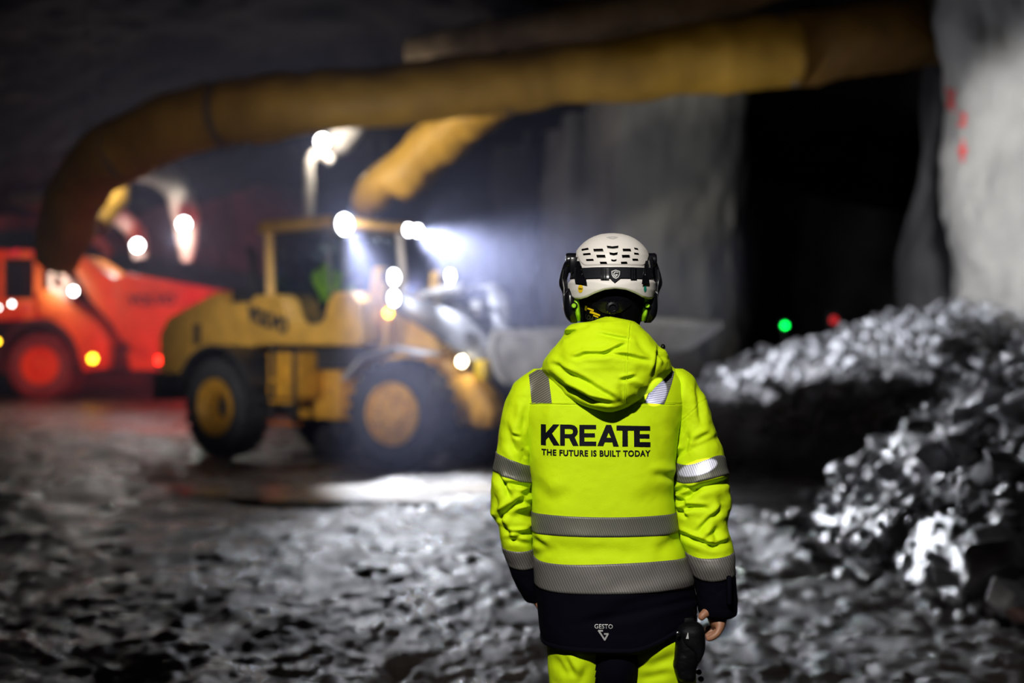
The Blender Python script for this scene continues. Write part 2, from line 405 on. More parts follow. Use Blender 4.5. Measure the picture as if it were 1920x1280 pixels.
# red survey marks sprayed on the right wall (blotchy numerals)
def wall_mark(cx, cy, shape, s):
    dg = bpy.data.objects['wall_right']; me = dg.data
    bv = BVHTree.FromPolygons([tuple(v.co) for v in me.vertices], [tuple(p.vertices) for p in me.polygons])
    vs = []; fs = []
    for (x0, y0, x1, y1, wd) in shape:
        n = 10
        for i in range(n):
            t0, t1 = i / n, (i + 1) / n; base = len(vs)
            for (t, sg) in ((t0, -1), (t0, 1), (t1, 1), (t1, -1)):
                dx, dy = x1 - x0, y1 - y0; L_ = math.hypot(dx, dy); nx, ny = -dy / L_, dx / L_
                ww = wd * (0.7 + 0.5 * random.random())
                px = cx + s * (x0 + dx * t + nx * sg * ww); py = cy + s * (y0 + dy * t + ny * sg * ww)
                o = Vector((0, 0, CAMZ)); d = (PT(px, py, 10) - o).normalized()
                h = bv.ray_cast(o, d)
                if h[0] is None: return
                vs.append(tuple(h[0] - d * 0.07))
            fs.append((base, base + 1, base + 2, base + 3))
    return vs, fs
marks = [(1783, 186, [(-8, -22, 6, 14, 3.2), (8, -18, -6, 16, 2.6), (-6, 2, 4, 22, 2)], 1.0),
         (1804, 225, [(-7, -12, 7, -10, 3), (6, -8, 0, 10, 3.4), (-8, 8, 8, 10, 2.6)], 1.0),
         (1805, 282, [(0, -22, 0, 22, 2.4), (-8, 0, 8, -4, 3.6), (-6, 10, 6, 6, 2.4)], 1.0)]
for k, (cx, cy, sh, s) in enumerate(marks):
    r = wall_mark(cx, cy, sh, s)
    if r:
        me = bpy.data.meshes.new('paint_mark'); me.from_pydata(r[0], [], r[1]); me.update()
        lab = ['red sprayed survey mark on the right rock wall, uppermost of three', 'red sprayed survey mark on the right rock wall, middle one', 'red sprayed survey mark with a long stroke, lowest on the right rock wall'][k]
        tag(link('paint_mark', me, M['redpaint'], base=r[0][0]), lab, 'paint mark', 'red survey marks on the right wall')

# ---------------------------------------------------------------- broken rock
M['rock'] = rock_mat('blasted_rock', (0.38, 0.38, 0.39), (0.17, 0.17, 0.18), 0.36, 0.5, 9, 3, 0.5)
M['rockd'] = rock_mat('blasted_rock_dark', (0.17, 0.165, 0.165), (0.07, 0.068, 0.07), 0.30, 0.5, 9, 3, 0.5)
M['rockr'] = rock_mat('reddish_rock', (0.22, 0.12, 0.10), (0.10, 0.06, 0.055), 0.5, 0.5, 9, 3, 0.4)
for k in ('rock', 'rockd', 'rockr'):
    for n in M[k].node_tree.nodes:
        if n.type == 'BUMP': n.inputs['Distance'].default_value = 0.03
def rock_shape(seed, npts=15, el=(1, 0.8, 0.62), bev=0.05):
    r = random.Random(seed); bm = bmesh.new()
    for i in range(npts):
        v = Vector((r.gauss(0, 1), r.gauss(0, 1), r.gauss(0, 1))).normalized() * r.uniform(0.82, 1.05)
        bm.verts.new((v.x * el[0] * 0.5, v.y * el[1] * 0.5, v.z * el[2] * 0.5))
    res = bmesh.ops.convex_hull(bm, input=bm.verts)
    bmesh.ops.delete(bm, geom=[g for g in res['geom_interior'] if isinstance(g, bmesh.types.BMVert)], context='VERTS')
    bmesh.ops.dissolve_limit(bm, angle_limit=0.18, verts=bm.verts, edges=bm.edges)
    if bev: bmesh.ops.bevel(bm, geom=list(bm.edges), offset=bev * 0.4, segments=1, profile=0.6, affect='EDGES', clamp_overlap=True)
    bmesh.ops.triangulate(bm, faces=bm.faces)
    me = bpy.data.meshes.new('rock'); bm.to_mesh(me); bm.free(); return me
shapes = [rock_shape(i, 12 + i % 6, (1, random.uniform(.6, .95), random.uniform(.45, .8))) for i in range(12)]
shapes_d = []
for s in shapes:
    d = s.copy(); d.materials.append(M['rockd']); shapes_d.append(d); s.materials.append(M['rock'])

def make_heap_base():
    xs = np.linspace(1.6, 13, 240); ys = np.linspace(5.5, 25.5, 340); X, Y = np.meshgrid(xs, ys); H, f = heap_h(X, Y)
    p = np.stack([X, Y, 0 * X], -1)
    Z = np.where(f > 0, H - 0.09 + 0.09 * fbm(p * 3.2, 3, 5), -0.35)
    tag(link('rubble', grid_mesh(np.stack([X, Y, Z], -1), name='rubble'), M['rockd'], base=(7, 15, 0), smooth=False),
        'fine crushed rubble filling the muck heap between the broken rocks', 'rubble', kind='stuff')
make_heap_base()
def heap_pos(n, big, rr, box=(1.9, 12, 6.2, 24)):
    out = []
    while len(out) < n:
        x = rr.uniform(box[0], box[1]); y = rr.uniform(box[2], box[3])
        H, f = heap_h(np.array([x]), np.array([y])); f = float(f[0])
        if f < 0: 
            if f < -0.10 or rr.random() > 0.35: continue
        if x > 6.6 and y > 20.6: continue
        if x > 0.37 * y + 0.7: continue                    # out of sight to the right
        h0 = float(H[0]) if f > 0 else float(ground_h(np.array([x]), np.array([y]))[0])
        if f > 0:                                          # skip the slope that faces away
            H2 = float(heap_h(np.array([x]), np.array([y - 0.3]))[0][0])
            if H2 > h0 + 0.12 and rr.random() < 0.8: continue
        out.append((x, y, h0))
    return out
rr = random.Random(5)
# fine fragments, nobody could count them
def gravel(n):
    V = []; Fc = []; base = 0
    for (x, y, h) in heap_pos(n, False, rr):
        s = shapes[rr.randrange(12)]; sz = 0.05 + 0.11 * rr.random() ** 2
        R = Euler((rr.uniform(0, 6), rr.uniform(0, 6), rr.uniform(0, 6))).to_matrix() * sz
        co = [R @ v.co for v in s.vertices]
        V += [(c.x + x, c.y + y, c.z + h + sz * 0.1) for c in co]; Fc += [tuple(base + i for i in p.vertices) for p in s.polygons]; base += len(co)
    me = bpy.data.meshes.new('gravel'); me.from_pydata(V, [], Fc); me.update()
    tag(link('rock_gravel', me, M['rock'], base=(7, 15, 0), smooth=False), 'small grey rock fragments strewn all over the muck heap', 'gravel', kind='stuff')
gravel(2600)
pos = heap_pos(292, True, rr)
for i, (x, y, h) in enumerate(pos):
    near = y < 15.5
    k = rr.randrange(12); sz = (0.20 + 0.30 * rr.random() ** 1.6) if near else (0.16 + 0.30 * rr.random() ** 1.8)
    me = (shapes_d if (near and rr.random() < 0.5) else shapes)[k]
    o = bpy.data.objects.new('rock', me); COL.objects.link(o); o.location = (x, y, h + sz * 0.10)
    o.rotation_euler = (rr.uniform(-.6, .6), rr.uniform(-.6, .6), rr.uniform(0, 6.28)); o.scale = (sz, sz, sz)
    if near: tag(o, 'angular grey broken rock in the nearer heap at the right edge', 'rock', 'broken rocks of the nearer heap')
    else: tag(o, 'pale angular broken rock in the tall heap before the right wall', 'rock', 'broken rocks of the tall heap behind')
# the boulders one can point to
def boulder(px, py, D, size, seed, m, label, rot=(0, 0, 0), el=(1, .8, .62)):
    me = rock_shape(seed, 16, el, 0.06); me.materials.append(m)
    o = bpy.data.objects.new('boulder', me); COL.objects.link(o); o.location = PT(px, py, D); o.scale = (size,) * 3; o.rotation_euler = rot
    tag(o, label, 'boulder')
boulder(1866, 1050, 8.9, 0.62, 41, M['rockd'], 'large dark slab-like boulder with a bright top edge near the right frame edge', (0.1, -0.5, 0.2), (1, .8, .7))
boulder(1884, 1118, 8.3, 0.34, 42, M['rock'], 'rounded pale grey boulder lying in front of the large dark slab', (0.2, 0.3, 0.4), (1, .9, .85))
boulder(1908, 1150, 8.1, 0.22, 43, M['rockr'], 'reddish brown rock at the foot of the rounded pale boulder', (0.2, 0.3, 1.4))
boulder(1700, 930, 11.5, 0.62, 44, M['rockd'], 'long leaning slab with a glinting left face in the nearer heap', (0.2, -0.9, 0.3), (1, .6, .5))
boulder(1735, 1000, 10.8, 0.36, 45, M['rockr'], 'dark reddish boulder under the leaning slab', (0.2, 0.2, 0.9), (1, .9, .8))
boulder(1560, 975, 12.6, 0.48, 46, M['rockd'], 'flat dark rock at the left toe of the nearer heap', (0.05, 0.1, 0.5), (1, .7, .42))
boulder(1600, 1000, 11.9, 0.34, 47, M['rockd'], 'small flat rock just right of the left toe rock', (0.05, 0.15, 1.2), (1, .7, .5))
boulder(1800, 860, 11.2, 0.5, 48, M['rockd'], 'dark triangular rock halfway up the nearer heap', (0.4, -0.4, 0.1), (1, .7, .8))
# bent strip of white plastic pipe lying on the rocks
mb = MB(); mb.tube([PT(1606, 893, 12.4), PT(1625, 899, 12.3), PT(1650, 900, 12.2), PT(1680, 893, 12.1), PT(1700, 884, 12.05), PT(1760, 858, 11.9), PT(1812, 838, 11.8)], 0.02, 8)
tag(mb.build('plastic_hose', M['ductw'], base=PT(1650, 900, 12.2)), 'thin pale bent hose lying across the rocks of the nearer heap', 'hose')
# ================================================================== ducts and tunnel lamps
def duct(name, pts, r, m, label, cat='duct', group=None, seed=0, wr=0.05, seg=28, parent=None):
    """pts: (px, py, D); collapsible fabric duct with sag and soft rings"""
    W = np.array([list(PT(*p)) for p in pts]); R = np.array([r] * len(pts) if np.isscalar(r) else r, float)
    q = spline(np.hstack([W, R[:, None]]), 26 * len(pts)); C = q[:, :3]; R = q[:, 3]
    T = np.gradient(C, axis=0); T /= np.linalg.norm(T, axis=1)[:, None]
    up = np.array([0, 0.25, 1.0]); rows = []
    for i in range(len(C)):
        a = np.cross(T[i], up); a /= np.linalg.norm(a); b = np.cross(a, T[i])
        an = np.linspace(0, 2 * np.pi, seg, endpoint=False); rows.append(C[i] + R[i] * (np.cos(an)[:, None] * a + np.sin(an)[:, None] * b))
    P = np.array(rows); d = wr * fbm(P * 1.1, 3, seed) + 0.35 * wr * vnoise(P * 4.5, seed + 3)
    ax = P - C[:, None, :]; P = P + ax / np.linalg.norm(ax, axis=2)[..., None] * d[..., None]
    o = link(name, grid_mesh(P, closed_u=True, cap=True, name=name), m, parent=parent, base=None if parent else tuple(C[len(C) // 2]), smooth=True)
    if not parent:
        tag(o, label, cat, 'ventilation ducts under the tunnel roof' if cat == 'duct' else group)
        for k in (len(C) // 4, 3 * len(C) // 4):
            if cat == 'duct':
                mb = MB(); t = C[k] + [0, 0, R[k] - .03]; mb.tube([tuple(t), (t[0], t[1], 8.6)], .009, 5); mb.build('hanger_wire', M['wire'], o)
    return o
vd = duct('ventilation_duct', [(1492, 92, 22.2), (1200, 125, 22.0), (960, 150, 21.8), (700, 183, 21.6), (500, 200, 21.6), (330, 238, 22), (210, 292, 23), (150, 350, 24), (122, 430, 25), (108, 486, 25.4)],
     [.56, .51, .47, .47, .49, .50, .50, .48, .48, .44], M['duct'], 'long yellow fabric ventilation duct sweeping under the tunnel roof above the loader', seed=3)
for (px, py, D) in ((1492, 92, 22.2), (960, 150, 21.8), (430, 214, 21.6), (235, 278, 22.7)):   # joint bands round the duct
    c = PT(px, py, D); c2 = PT(px - 14, py + 3, D + 0.05); mb = MB(); mb.tube([c, c2], {1492: .575, 960: .49}.get(px, 0.52), 28, close=False)
    mb.build('joint_band', M['ductg'], parent=vd)
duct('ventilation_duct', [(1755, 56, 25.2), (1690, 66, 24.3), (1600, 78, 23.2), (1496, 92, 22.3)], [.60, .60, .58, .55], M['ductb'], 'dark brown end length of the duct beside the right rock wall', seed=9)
duct('ventilation_duct', [(780, 105, 27), (1000, 60, 25.5), (1250, 14, 24), (1550, -60, 22)], .36, M['ductg'], 'dusty grey-brown duct high above the long yellow duct', seed=12)
duct('ventilation_duct', [(742, 338, 28.6), (770, 312, 28.4), (830, 258, 28), (900, 205, 27), (960, 160, 26)], [.50, .52, .5, .46, .44], M['duct'], 'yellow duct slanting down behind the loader cab, brightly lit underneath', seed=15, wr=.06)
duct('ventilation_duct', [(690, 392, 30), (692, 372, 29.7), (712, 350, 29.4), (748, 322, 29)], [.22, .34, .40, .40], M['duct'], 'short hanging duct end just left of the slanting duct', seed=19)
duct('ventilation_duct', [(330, 268, 31), (250, 302, 31), (212, 330, 31), (202, 372, 30.5), (178, 424, 30)], [.14, .2, .32, .38, .24], M['duct'], 'yellow drooping duct end lit by a lamp at the left', seed=21)
duct('ventilation_duct', [(235, 312, 39), (290, 322, 38.5), (330, 352, 38), (350, 410, 38), (351, 455, 38), (350, 490, 38)], [.36, .36, .34, .33, .27, .12], M['ductw'], 'pale duct drop with a bright lamp at its elbow, left of the loader', seed=23)
duct('ventilation_duct', [(205, 405, 46), (232, 412, 46), (256, 440, 46), (264, 484, 46)], [.24, .26, .26, .2], M['ductw'], 'thin pale duct drop ending in a lamp, second from the hauler', seed=25)
duct('ventilation_duct', [(140, 442, 52), (165, 444, 52), (190, 456, 52), (206, 480, 52)], [.24, .26, .26, .2], M['ductg'], 'small dusty duct drop above the hauler body', seed=27)
duct('ventilation_duct', [(152, 420, 40), (146, 445, 40), (136, 472, 40)], [.18, .2, .12], M['ductw'], 'short pale duct stub above the hauler cab', seed=29)
duct('ventilation_duct', [(18, 370, 36), (50, 376, 36), (92, 382, 36)], [.12, .19, .2], M['ductg'], 'dusty duct stub at the far left above the cab', seed=31)
duct('air_pipe', [(580, 408, 32.5), (580, 350, 32.5), (580, 305, 32.5), (590, 288, 32.5), (606, 290, 32.5), (622, 304, 32.5)], [.12, .12, .12, .12, .12, .1], M['ductw'], 'pale vertical pipe with a hooked top below the roof lamp', 'pipe', seed=33, wr=.01, seg=14)
duct('canvas_funnel', [(598, 296, 33.4), (612, 278, 33.3), (640, 252, 33.2), (684, 222, 33.0)], [.10, .30, .42, .16], M['ductw'], 'pale lit canvas funnel beside the hanging roof lamp', 'funnel', seed=35, wr=.03)

def tunnel_light(px, py, D, r, em, power, label, col=(.9, .95, 1), cable=True, off=(0, -0.35, -0.2)):
    c = PT(px, py, D); t = root('tunnel_lamp', c, label, 'lamp', 'lamps hanging in the tunnel')
    mb = MB(); mb.lathe([(r * .5, r * 1.0), (r * 1.1, r * .9), (r * 1.2, 0.0), (r * 1.05, -r * .15)], (c.x, c.y, c.z), 'y', 20); mb.build('lamp_housing', M['dgrey'], t)
    mb = MB(); mb.lathe([(r * 1.0, -r * .16), (r * .9, -r * .3), (r * .3, -r * .42)], (c.x, c.y, c.z), 'y', 20); mb.build('lamp_lens', M[em], t)
    if cable:
        mb = MB(); mb.tube([c + Vector((0, r, r)), c + Vector((0.05, r * 1.5, 0.8)), c + Vector((0.1, r * 1.5, 1.6))], 0.02, 6); mb.build('cable', M['wire'], t)
    lamp('tunnel_lamp_light', 'POINT', c + Vector(off), power, col, radius=0.08)
    return t
tunnel_light(605, 265, 32.6, .15, 'em_white', 110, 'round roof lamp hanging beside the pale canvas funnel', (1, .97, .9), off=(0.1, -0.5, -0.1))
tunnel_light(345, 420, 37.2, .15, 'em_white', 170, 'bright lamp at the elbow of the large pale duct drop', (1, .97, .92), off=(-0.05, -0.4, -0.35))
tunnel_light(258, 460, 45.2, .17, 'em_white', 110, 'bright lamp at the end of the thin pale duct drop')
tunnel_light(204, 336, 30.2, .06, 'em_white2', 60, 'small lamp over the yellow drooping duct end', (1, .97, .92), off=(0.25, -0.4, 0.1))
lamp('slant_duct_fill', 'SPOT', (-6.2, 25.0, 4.3), 1700, (1, .93, .82), PT(800, 300, 28), .2, 60, 1.0)  # added spot without a fixture, brightens the slanting duct
# far signal lamps on short posts
def signal(px, py, D, r, em, label, cat='signal lamp'):
    c = PT(px, py, D); t = root('signal_lamp', (c.x, c.y, 0), label, cat, 'signal lights beyond the heap')
    mb = MB(); mb.tube([(c.x, c.y + .08, 0), (c.x, c.y + .08, c.z)], .03, 8); mb.build('post', M['dgrey'], t)
    mb = MB(); mb.box(c.x - r * 1.6, c.x + r * 1.6, c.y + .02, c.y + .14, c.z - r * 2, c.z + r * 2); mb.build('lamp_housing', M['dgrey'], t, bevel=.01)
    mb = MB(); mb.lathe([(r, .02), (r * .9, -.03), (r * .4, -.06)], c, 'y', 16); mb.build('lamp_lens', M[em], t)
signal(1472, 610, 30, .055, 'em_green', 'small green signal light glowing beyond the muck heap')
signal(1564, 600, 34, .09, 'em_dred', 'dim red signal light beyond the heap, right of the green one')

# ================================================================== wheel loader
def frame_m(ax, ay, deg):
    return Matrix.Translation((ax, ay, 0)) @ Matrix.Rotation(math.radians(-deg), 4, 'Z')
MR = frame_m(-3.46, 21.34, 42); MF = frame_m(-0.965, 19.5, 29)
LD = root('wheel_loader', (-2.3, 20.4, 0), 'yellow wheel loader with work lights on and its grey bucket raised to the right', 'wheel loader')
def wheel(mt, lx, ly, zc, R, parent, side, rim_r=.40, rim_m='yellow2', tyre_m='rubber', deep=.12, wd=.26, lugs=22):
    s = R / .72; mb = MB(mt)
    prof = [(rim_r * 1.0, -wd * .85), (rim_r * 1.18, -wd * .98), (R * .84, -wd * 1.02), (R * .93, -wd * .86), (R * .965, -wd * .4), (R * .97, 0), (R * .965, wd * .4), (R * .93, wd * .86), (R * .84, wd * 1.02), (rim_r * 1.18, wd * .98), (rim_r, wd * .85)]
    mb.lathe(prof, (lx, ly, zc), 'y', 56, loop=True)
    for k in range(lugs):                                        # tread bars, both shoulders
        for sd in (-1, 1):
            a = 2 * math.pi * (k + (.5 if sd > 0 else 0)) / lugs; da = .085; q = []
            for (aa, rr_, t) in ((a - da, R * .80, wd * 1.05), (a + da * .6, R * .80, wd * 1.05), (a - da, R, wd * .9), (a + da * .6, R, wd * .9), (a + da * .2, R, 0), (a + da * 1.7, R, 0), (a + da * .2, R * .93, 0), (a + da * 1.7, R * .93, 0)):
                q.append((lx + rr_ * math.cos(aa), ly + sd * t, zc + rr_ * math.sin(aa)))
            mb.add(q, [(0, 1, 3, 2), (2, 3, 5, 4), (0, 2, 4, 6), (1, 7, 5, 3), (6, 4, 5, 7), (0, 6, 7, 1)])
    ty = mb.build('tyre', M[tyre_m], parent)
    mb = MB(mt); o = side * wd
    rec = deep > .3
    mb.lathe([(rim_r * 1.04, o * .86), (rim_r * 1.02, o * 1.0), (rim_r * .93, o * 1.0), (rim_r * .72, o * .72), (rim_r * .50, o * .62), (rim_r * .46, o * .0), (.01, -o * .05)] if rec else [(rim_r * 1.04, o * .86), (rim_r * 1.02, o * 1.0), (rim_r * .93, o * 1.0), (rim_r * .9, o * .8), (rim_r * .84, o * .80), (rim_r * .45, o * .74), (rim_r * .42, o * .88), (rim_r * .2, o * .92), (.01, o * .92)], (lx, ly, zc), 'y', 44, caps=(0, 1))
    mb.build('rim', M[rim_m], ty)
    if rec: mb = MB(mt); mb.lathe([(rim_r * .42, -o * .2), (rim_r * .40, o * .2), (rim_r * .3, o * .3), (.01, o * .3)], (lx, ly, zc), 'y', 30); mb.build('hub', M['dgrey'], ty)
    mb = MB(mt)
    for k in range(10):
        a = 2 * math.pi * k / 10; mb.lathe([(.016, o * (.5 if rec else .6)), (.016, o * (.76 if rec else .86))], (lx + rim_r * .62 * math.cos(a), ly, zc + rim_r * .62 * math.sin(a)), 'y', 6)
    mb.build('wheel_nut', M['dgrey'], ty)
    return ty
for (mt, lx) in ((MF, 0), (MR, 0)):
    for sd in (-1, 1):
        wheel(mt, lx, sd * .98, .70, .72, LD, sd, .40, deep=.12 if mt is MF else .34)
# rear frame
mb = MB(MR); mb.box(-1.5, 1.45, -.42, .42, .62, 1.2); mb.box(-.25, .25, -.75, .75, .55, .85); mb.build('rear_frame', M['dgrey'], LD, bevel=.03)
mb = MB(MR); mb.prism([(-1.95, 1.15), (-1.98, 1.75), (-1.75, 2.02), (-.55, 2.38), (-.35, 2.38), (-.35, 2.22), (.50, 2.22), (.50, 1.58), (-.15, 1.55), (-.75, 1.52), (-1.0, 1.30), (-1.2, 1.15)], -.82, .82)
hood = mb.build('engine_hood', M['yellow'], LD, bevel=.05)
for (x0, z0) in ((-1.05, 1.6),):
    mb = MB(MR); mb.box(x0, x0 + .16, -.835, -.80, z0, z0 + .32); mb.build('hood_vent', M['dgrey'], hood)
mb = MB(MR); mb.box(-.30, .45, -.70, .70, 2.22, 2.42); mb.build('air_intake', M['dgrey'], hood, bevel=.03)
mb = MB(MR); mb.tube([(-.1, -.45, 2.3), (-.1, -.45, 2.95), (-.2, -.45, 3.02)], .06, 12); mb.build('exhaust_pipe', M['dgrey'], LD)
mb = MB(MR); mb.box(-2.05, -1.9, -.9, .9, .75, 1.2); mb.build('counterweight', M['dgrey'], LD, bevel=.05)
for sd in (-1, 1):                                              # rear mudguards
    pts = [(.92 * math.cos(a), .72 + .88 * math.sin(a)) for a in np.linspace(math.radians(20), math.radians(165), 14)]
    inn = [(x * .95, .72 + (z - .72) * .95) for x, z in pts][::-1]
    mb = MB(MR); mb.prism(pts + inn, sd * .70, sd * 1.26); mb.build('mudguard', M['dgrey'], LD)
for sd in (-1, 1):                                              # tail lights (lit red)
    mb = MB(MR); mb.box(-2.08, -2.04, sd * .7 - .1, sd * .7 + .1, 1.3, 1.42); mb.build('tail_light', M['em_red'], LD)
# cab
mb = MB(MR); mb.prism([(.62, 1.25), (2.02, 1.25), (2.1, 1.9), (1.95, 1.95), (.62, 1.95)], -.62, .62); cabb = mb.build('cab_floor', M['dgrey'], LD, bevel=.03)
def post(p, q, wd=.05, m='yellow', name='cab_pillar', par=LD):
    mb = MB(MR); mb.tube([p, q], wd, 4); return mb.build(name, M[m], par, smooth=False)
post((.70, -.72, 1.6), (.62, -.72, 3.22), .085); post((.70, .72, 1.6), (.62, .72, 3.22), .085)
post((1.98, -.66, 1.6), (1.80, -.66, 3.22), .035, 'dgrey'); post((2.02, .66, 1.9), (1.84, .68, 3.2), .07, 'ductw')
mb = MB(MR); mb.prism([(.42, 3.20), (2.06, 3.22), (2.14, 3.28), (2.02, 3.37), (.55, 3.38), (.42, 3.30)], -.80, .80); roof = mb.build('cab_roof', M['yellow'], LD, bevel=.03)
for (a, b_, c, d) in (((.68, -.70, 1.95), (1.95, -.65, 1.95), (1.80, -.65, 3.2), (.62, -.70, 3.2)), ((1.97, -.62, 1.95), (2.02, .62, 1.95), (1.84, .62, 3.2), (1.80, -.62, 3.2)), ((.68, .70, 1.95), (1.95, .65, 1.95), (1.80, .65, 3.2), (.62, .70, 3.2)), ((.66, -.68, 2.42), (.66, .68, 2.42), (.60, .68, 3.2), (.60, -.68, 3.2))):
    e = .006; mb = MB(MR); n = (Vector(b_) - Vector(a)).cross(Vector(d) - Vector(a)).normalized() * e
    vs = [Vector(v) + s * n for s in (-1, 1) for v in (a, b_, c, d)]
    mb.add([tuple(v) for v in vs], [(0, 3, 2, 1), (4, 5, 6, 7), (0, 1, 5, 4), (1, 2, 6, 5), (2, 3, 7, 6), (3, 0, 4, 7)]); mb.build('cab_window', M['glass'], LD, smooth=False)
mb = MB(MR); mb.box(.85, 1.3, -.25, .25, 1.95, 2.12); mb.prism([(.80, 2.1), (.95, 2.1), (.85, 2.85), (.72, 2.85)], -.22, .22); mb.build('driver_seat', M['dgrey'], LD, bevel=.04)
mb = MB(MR); mb.tube([(1.85, 0, 1.95), (1.66, 0, 2.45)], .04, 8)
ring = [(1.66 + .06 * math.sin(a) , .19 * math.cos(a), 2.46 + .17 * math.sin(a)) for a in np.linspace(0, 2 * math.pi, 20)]; mb.tube(ring, .018, 8); mb.build('steering_wheel', M['hblack'], LD)
# side panel with the step cut-out, near and far side
def side_panel(sd):
    poly = [(.62, 1.60), (.52, 1.72), (.50, 2.05), (.58, 2.25), (.66, 2.30), (1.15, 2.30), (1.28, 2.22), (1.38, 1.98), (1.50, 1.88), (2.02, 1.88), (2.16, 1.94), (2.24, 2.20), (2.36, 2.30), (2.72, 2.30), (2.90, 2.16), (2.92, 1.66), (2.86, 1.58)]
    y0, y1 = (-1.02, -.68) if sd < 0 else (.68, 1.02)
    mb = MB(MR); mb.prism(poly, y0, y1); return mb.build('side_panel', M['yellow'], LD, bevel=.04, segs=3)
side_panel(-1); side_panel(1)
# ladder, tank, hydraulics below the panel
mb = MB(MR); mb.box(.85, 1.55, -.95, -.45, .85, 1.5); mb.build('fuel_tank', M['yellow2'], LD, bevel=.05)
for k, z in enumerate((.48, .78, 1.08)):
    mb = MB(MR); mb.box(1.02, 1.50, -1.04, -.84, z, z + .05); mb.build('step', M['orange'] if k == 0 else M['yellow2'], LD, bevel=.01)
mb = MB(MR); mb.box(1.00, 1.05, -1.0, -.95, .48, 1.6); mb.box(1.47, 1.52, -1.0, -.95, .48, 1.6); mb.build('ladder_rail', M['dgrey'], LD)
mb = MB(MR); mb.box(1.0, 1.9, -.5, .5, .55, 1.3); mb.build('hitch_block', M['yellow2'], LD, bevel=.04)
# front frame
mb = MB(MF); mb.prism([(-1.25, .62), (-1.25, 1.3), (-.75, 1.5), (-.55, 2.25), (-.25, 2.28), (.05, 1.75), (.45, 1.25), (.6, .75), (.3, .55)], -.34, .34); mb.build('front_frame', M['yellow'], LD, bevel=.04)
mb = MB(MF); mb.box(-.22, .22, -.75, .75, .5, .9); mb.build('front_axle', M['yellow2'], LD, bevel=.05)
for sd in (-1, 1):
    pts = [(.92 * math.cos(a), .72 + .86 * math.sin(a)) for a in np.linspace(math.radians(62), math.radians(150), 4)]
    inn = [(x * .95, .72 + (z - .72) * .95) for x, z in pts][::-1]
    mb = MB(MF); mb.prism(pts + inn, sd * .70, sd * 1.24); mb.build('mudguard', M['steel'], LD)
    # lamp bracket with two headlights and an indicator
    px = -.46
    mb = MB(MF); mb.prism([(px - .22, 1.55), (px + .12, 1.55), (px + .12, 2.05), (px + .02, 2.64), (px - .10, 2.64), (px - .22, 2.05)], sd * .60, sd * .84); mb.build('lamp_bracket', M['yellow'], LD, bevel=.03)
    for (z, r) in (((2.50, .085), (2.22, .085)) if sd < 0 else ((2.58, .075), (2.36, .095))):
        mb = MB(MF); mb.lathe([(r * 1.2, -.02), (r * 1.3, .06), (r * 1.15, .09)], (px + .06, sd * .72, z), 'x', 20); h = mb.build('headlight', M['dgrey'], LD)
        mb = MB(MF); mb.lathe([(r * 1.12, .085), (r, .115), (r * .4, .13)], (px + .06, sd * .72, z), 'x', 20); mb.build('lamp_lens', M['em_white'] if sd < 0 else M['em_white2'], h)
    mb = MB(MF); mb.ball((px + .12, sd * .80, 2.02), .055); mb.build('indicator', M['em_amber'] if sd < 0 else M['yellow2'], LD)
# lift arms
for sd in (-1, 1):
    y0, y1 = sd * .42, sd * .54
    poly = [(-.52, 2.22), (-.40, 2.32), (.10, 2.18), (.72, 1.98), (1.02, 1.72), (1.60, 1.34), (1.70, 1.18), (1.60, 1.02), (1.42, 1.02), (.95, 1.34), (.55, 1.52), (.05, 1.80), (-.45, 2.06)]
    mb = MB(MF); mb.prism(poly, min(y0, y1), max(y0, y1)); a = mb.build('lift_arm', M['grey'], LD, bevel=.02)
    for (x, z) in ((-.4, 2.18), (.78, 1.70), (1.52, 1.16)):
        mb = MB(MF); mb.lathe([(.07, -.1), (.07, .1)], (x, sd * .48, z), 'y', 16); mb.build('pivot_pin', M['dgrey'], a)
    mb = MB(MF); mb.tube([(-.55, sd * .40, 1.15), (.25, sd * .40, 1.48)], .07, 14); cy = mb.build('lift_cylinder', M['yellow2'], LD)
    mb = MB(MF); mb.tube([(.25, sd * .40, 1.48), (.78, sd * .40, 1.70)], .035, 12); mb.build('piston_rod', M['chrome'], cy)
mb = MB(MF); mb.prism([(.75, 2.36), (.92, 2.42), (1.08, 2.20), (1.10, 1.55), (.98, 1.12), (.86, 1.12), (.90, 1.6), (.80, 2.05)], -.09, .09); mb.build('tilt_lever', M['grey'], LD, bevel=.02)
mb = MB(MF); mb.tube([(-.35, 0, 2.25), (.35, 0, 2.36)], .085, 14); tc = mb.build('tilt_cylinder', M['steel'], LD)
mb = MB(MF); mb.tube([(.35, 0, 2.36), (.85, 0, 2.40)], .04, 12); mb.build('piston_rod', M['chrome'], tc)
mb = MB(MF); mb.prism([(.92, 1.18), (1.65, 1.30), (1.68, 1.42), (.92, 1.32)], -.07, .07); mb.build('tilt_link', M['grey'], LD, bevel=.02)
mb = MB(MF)
for k in range(4):
    y = -.2 + .13 * k; mb.tube([(-.2, y, 1.95), (.2, y, 2.25), (.55, y, 2.05), (.9, y * .8, 2.1), (1.15, y * .6, 1.8)], .022, 8)
mb.build('hydraulic_hose', M['dgrey'], LD)
mb = MB(MF); mb.box(.52, .70, -.12, .30, 1.98, 2.20); mb.build('valve_block', M['steel'], LD, bevel=.03)
mb = MB(MF); mb.box(.95, 1.12, -.74, -.58, 1.14, 1.40); mb.build('grease_box', M['ystick'], LD, bevel=.03)
mb = MB(MF); mb.prism([(.35, .55), (.45, 1.15), (.72, 1.22), (.98, .98), (1.12, .72), (1.05, .5)], -.5, -.1); mb.build('bumper_block', M['yellow2'], LD, bevel=.05)
mb = MB(MF); mb.lathe([(.055, 0), (.07, .05), (.03, .09)], (.66, -.62, 1.38), 'x', 16); mb.build('marker_light', M['em_warm'], LD)
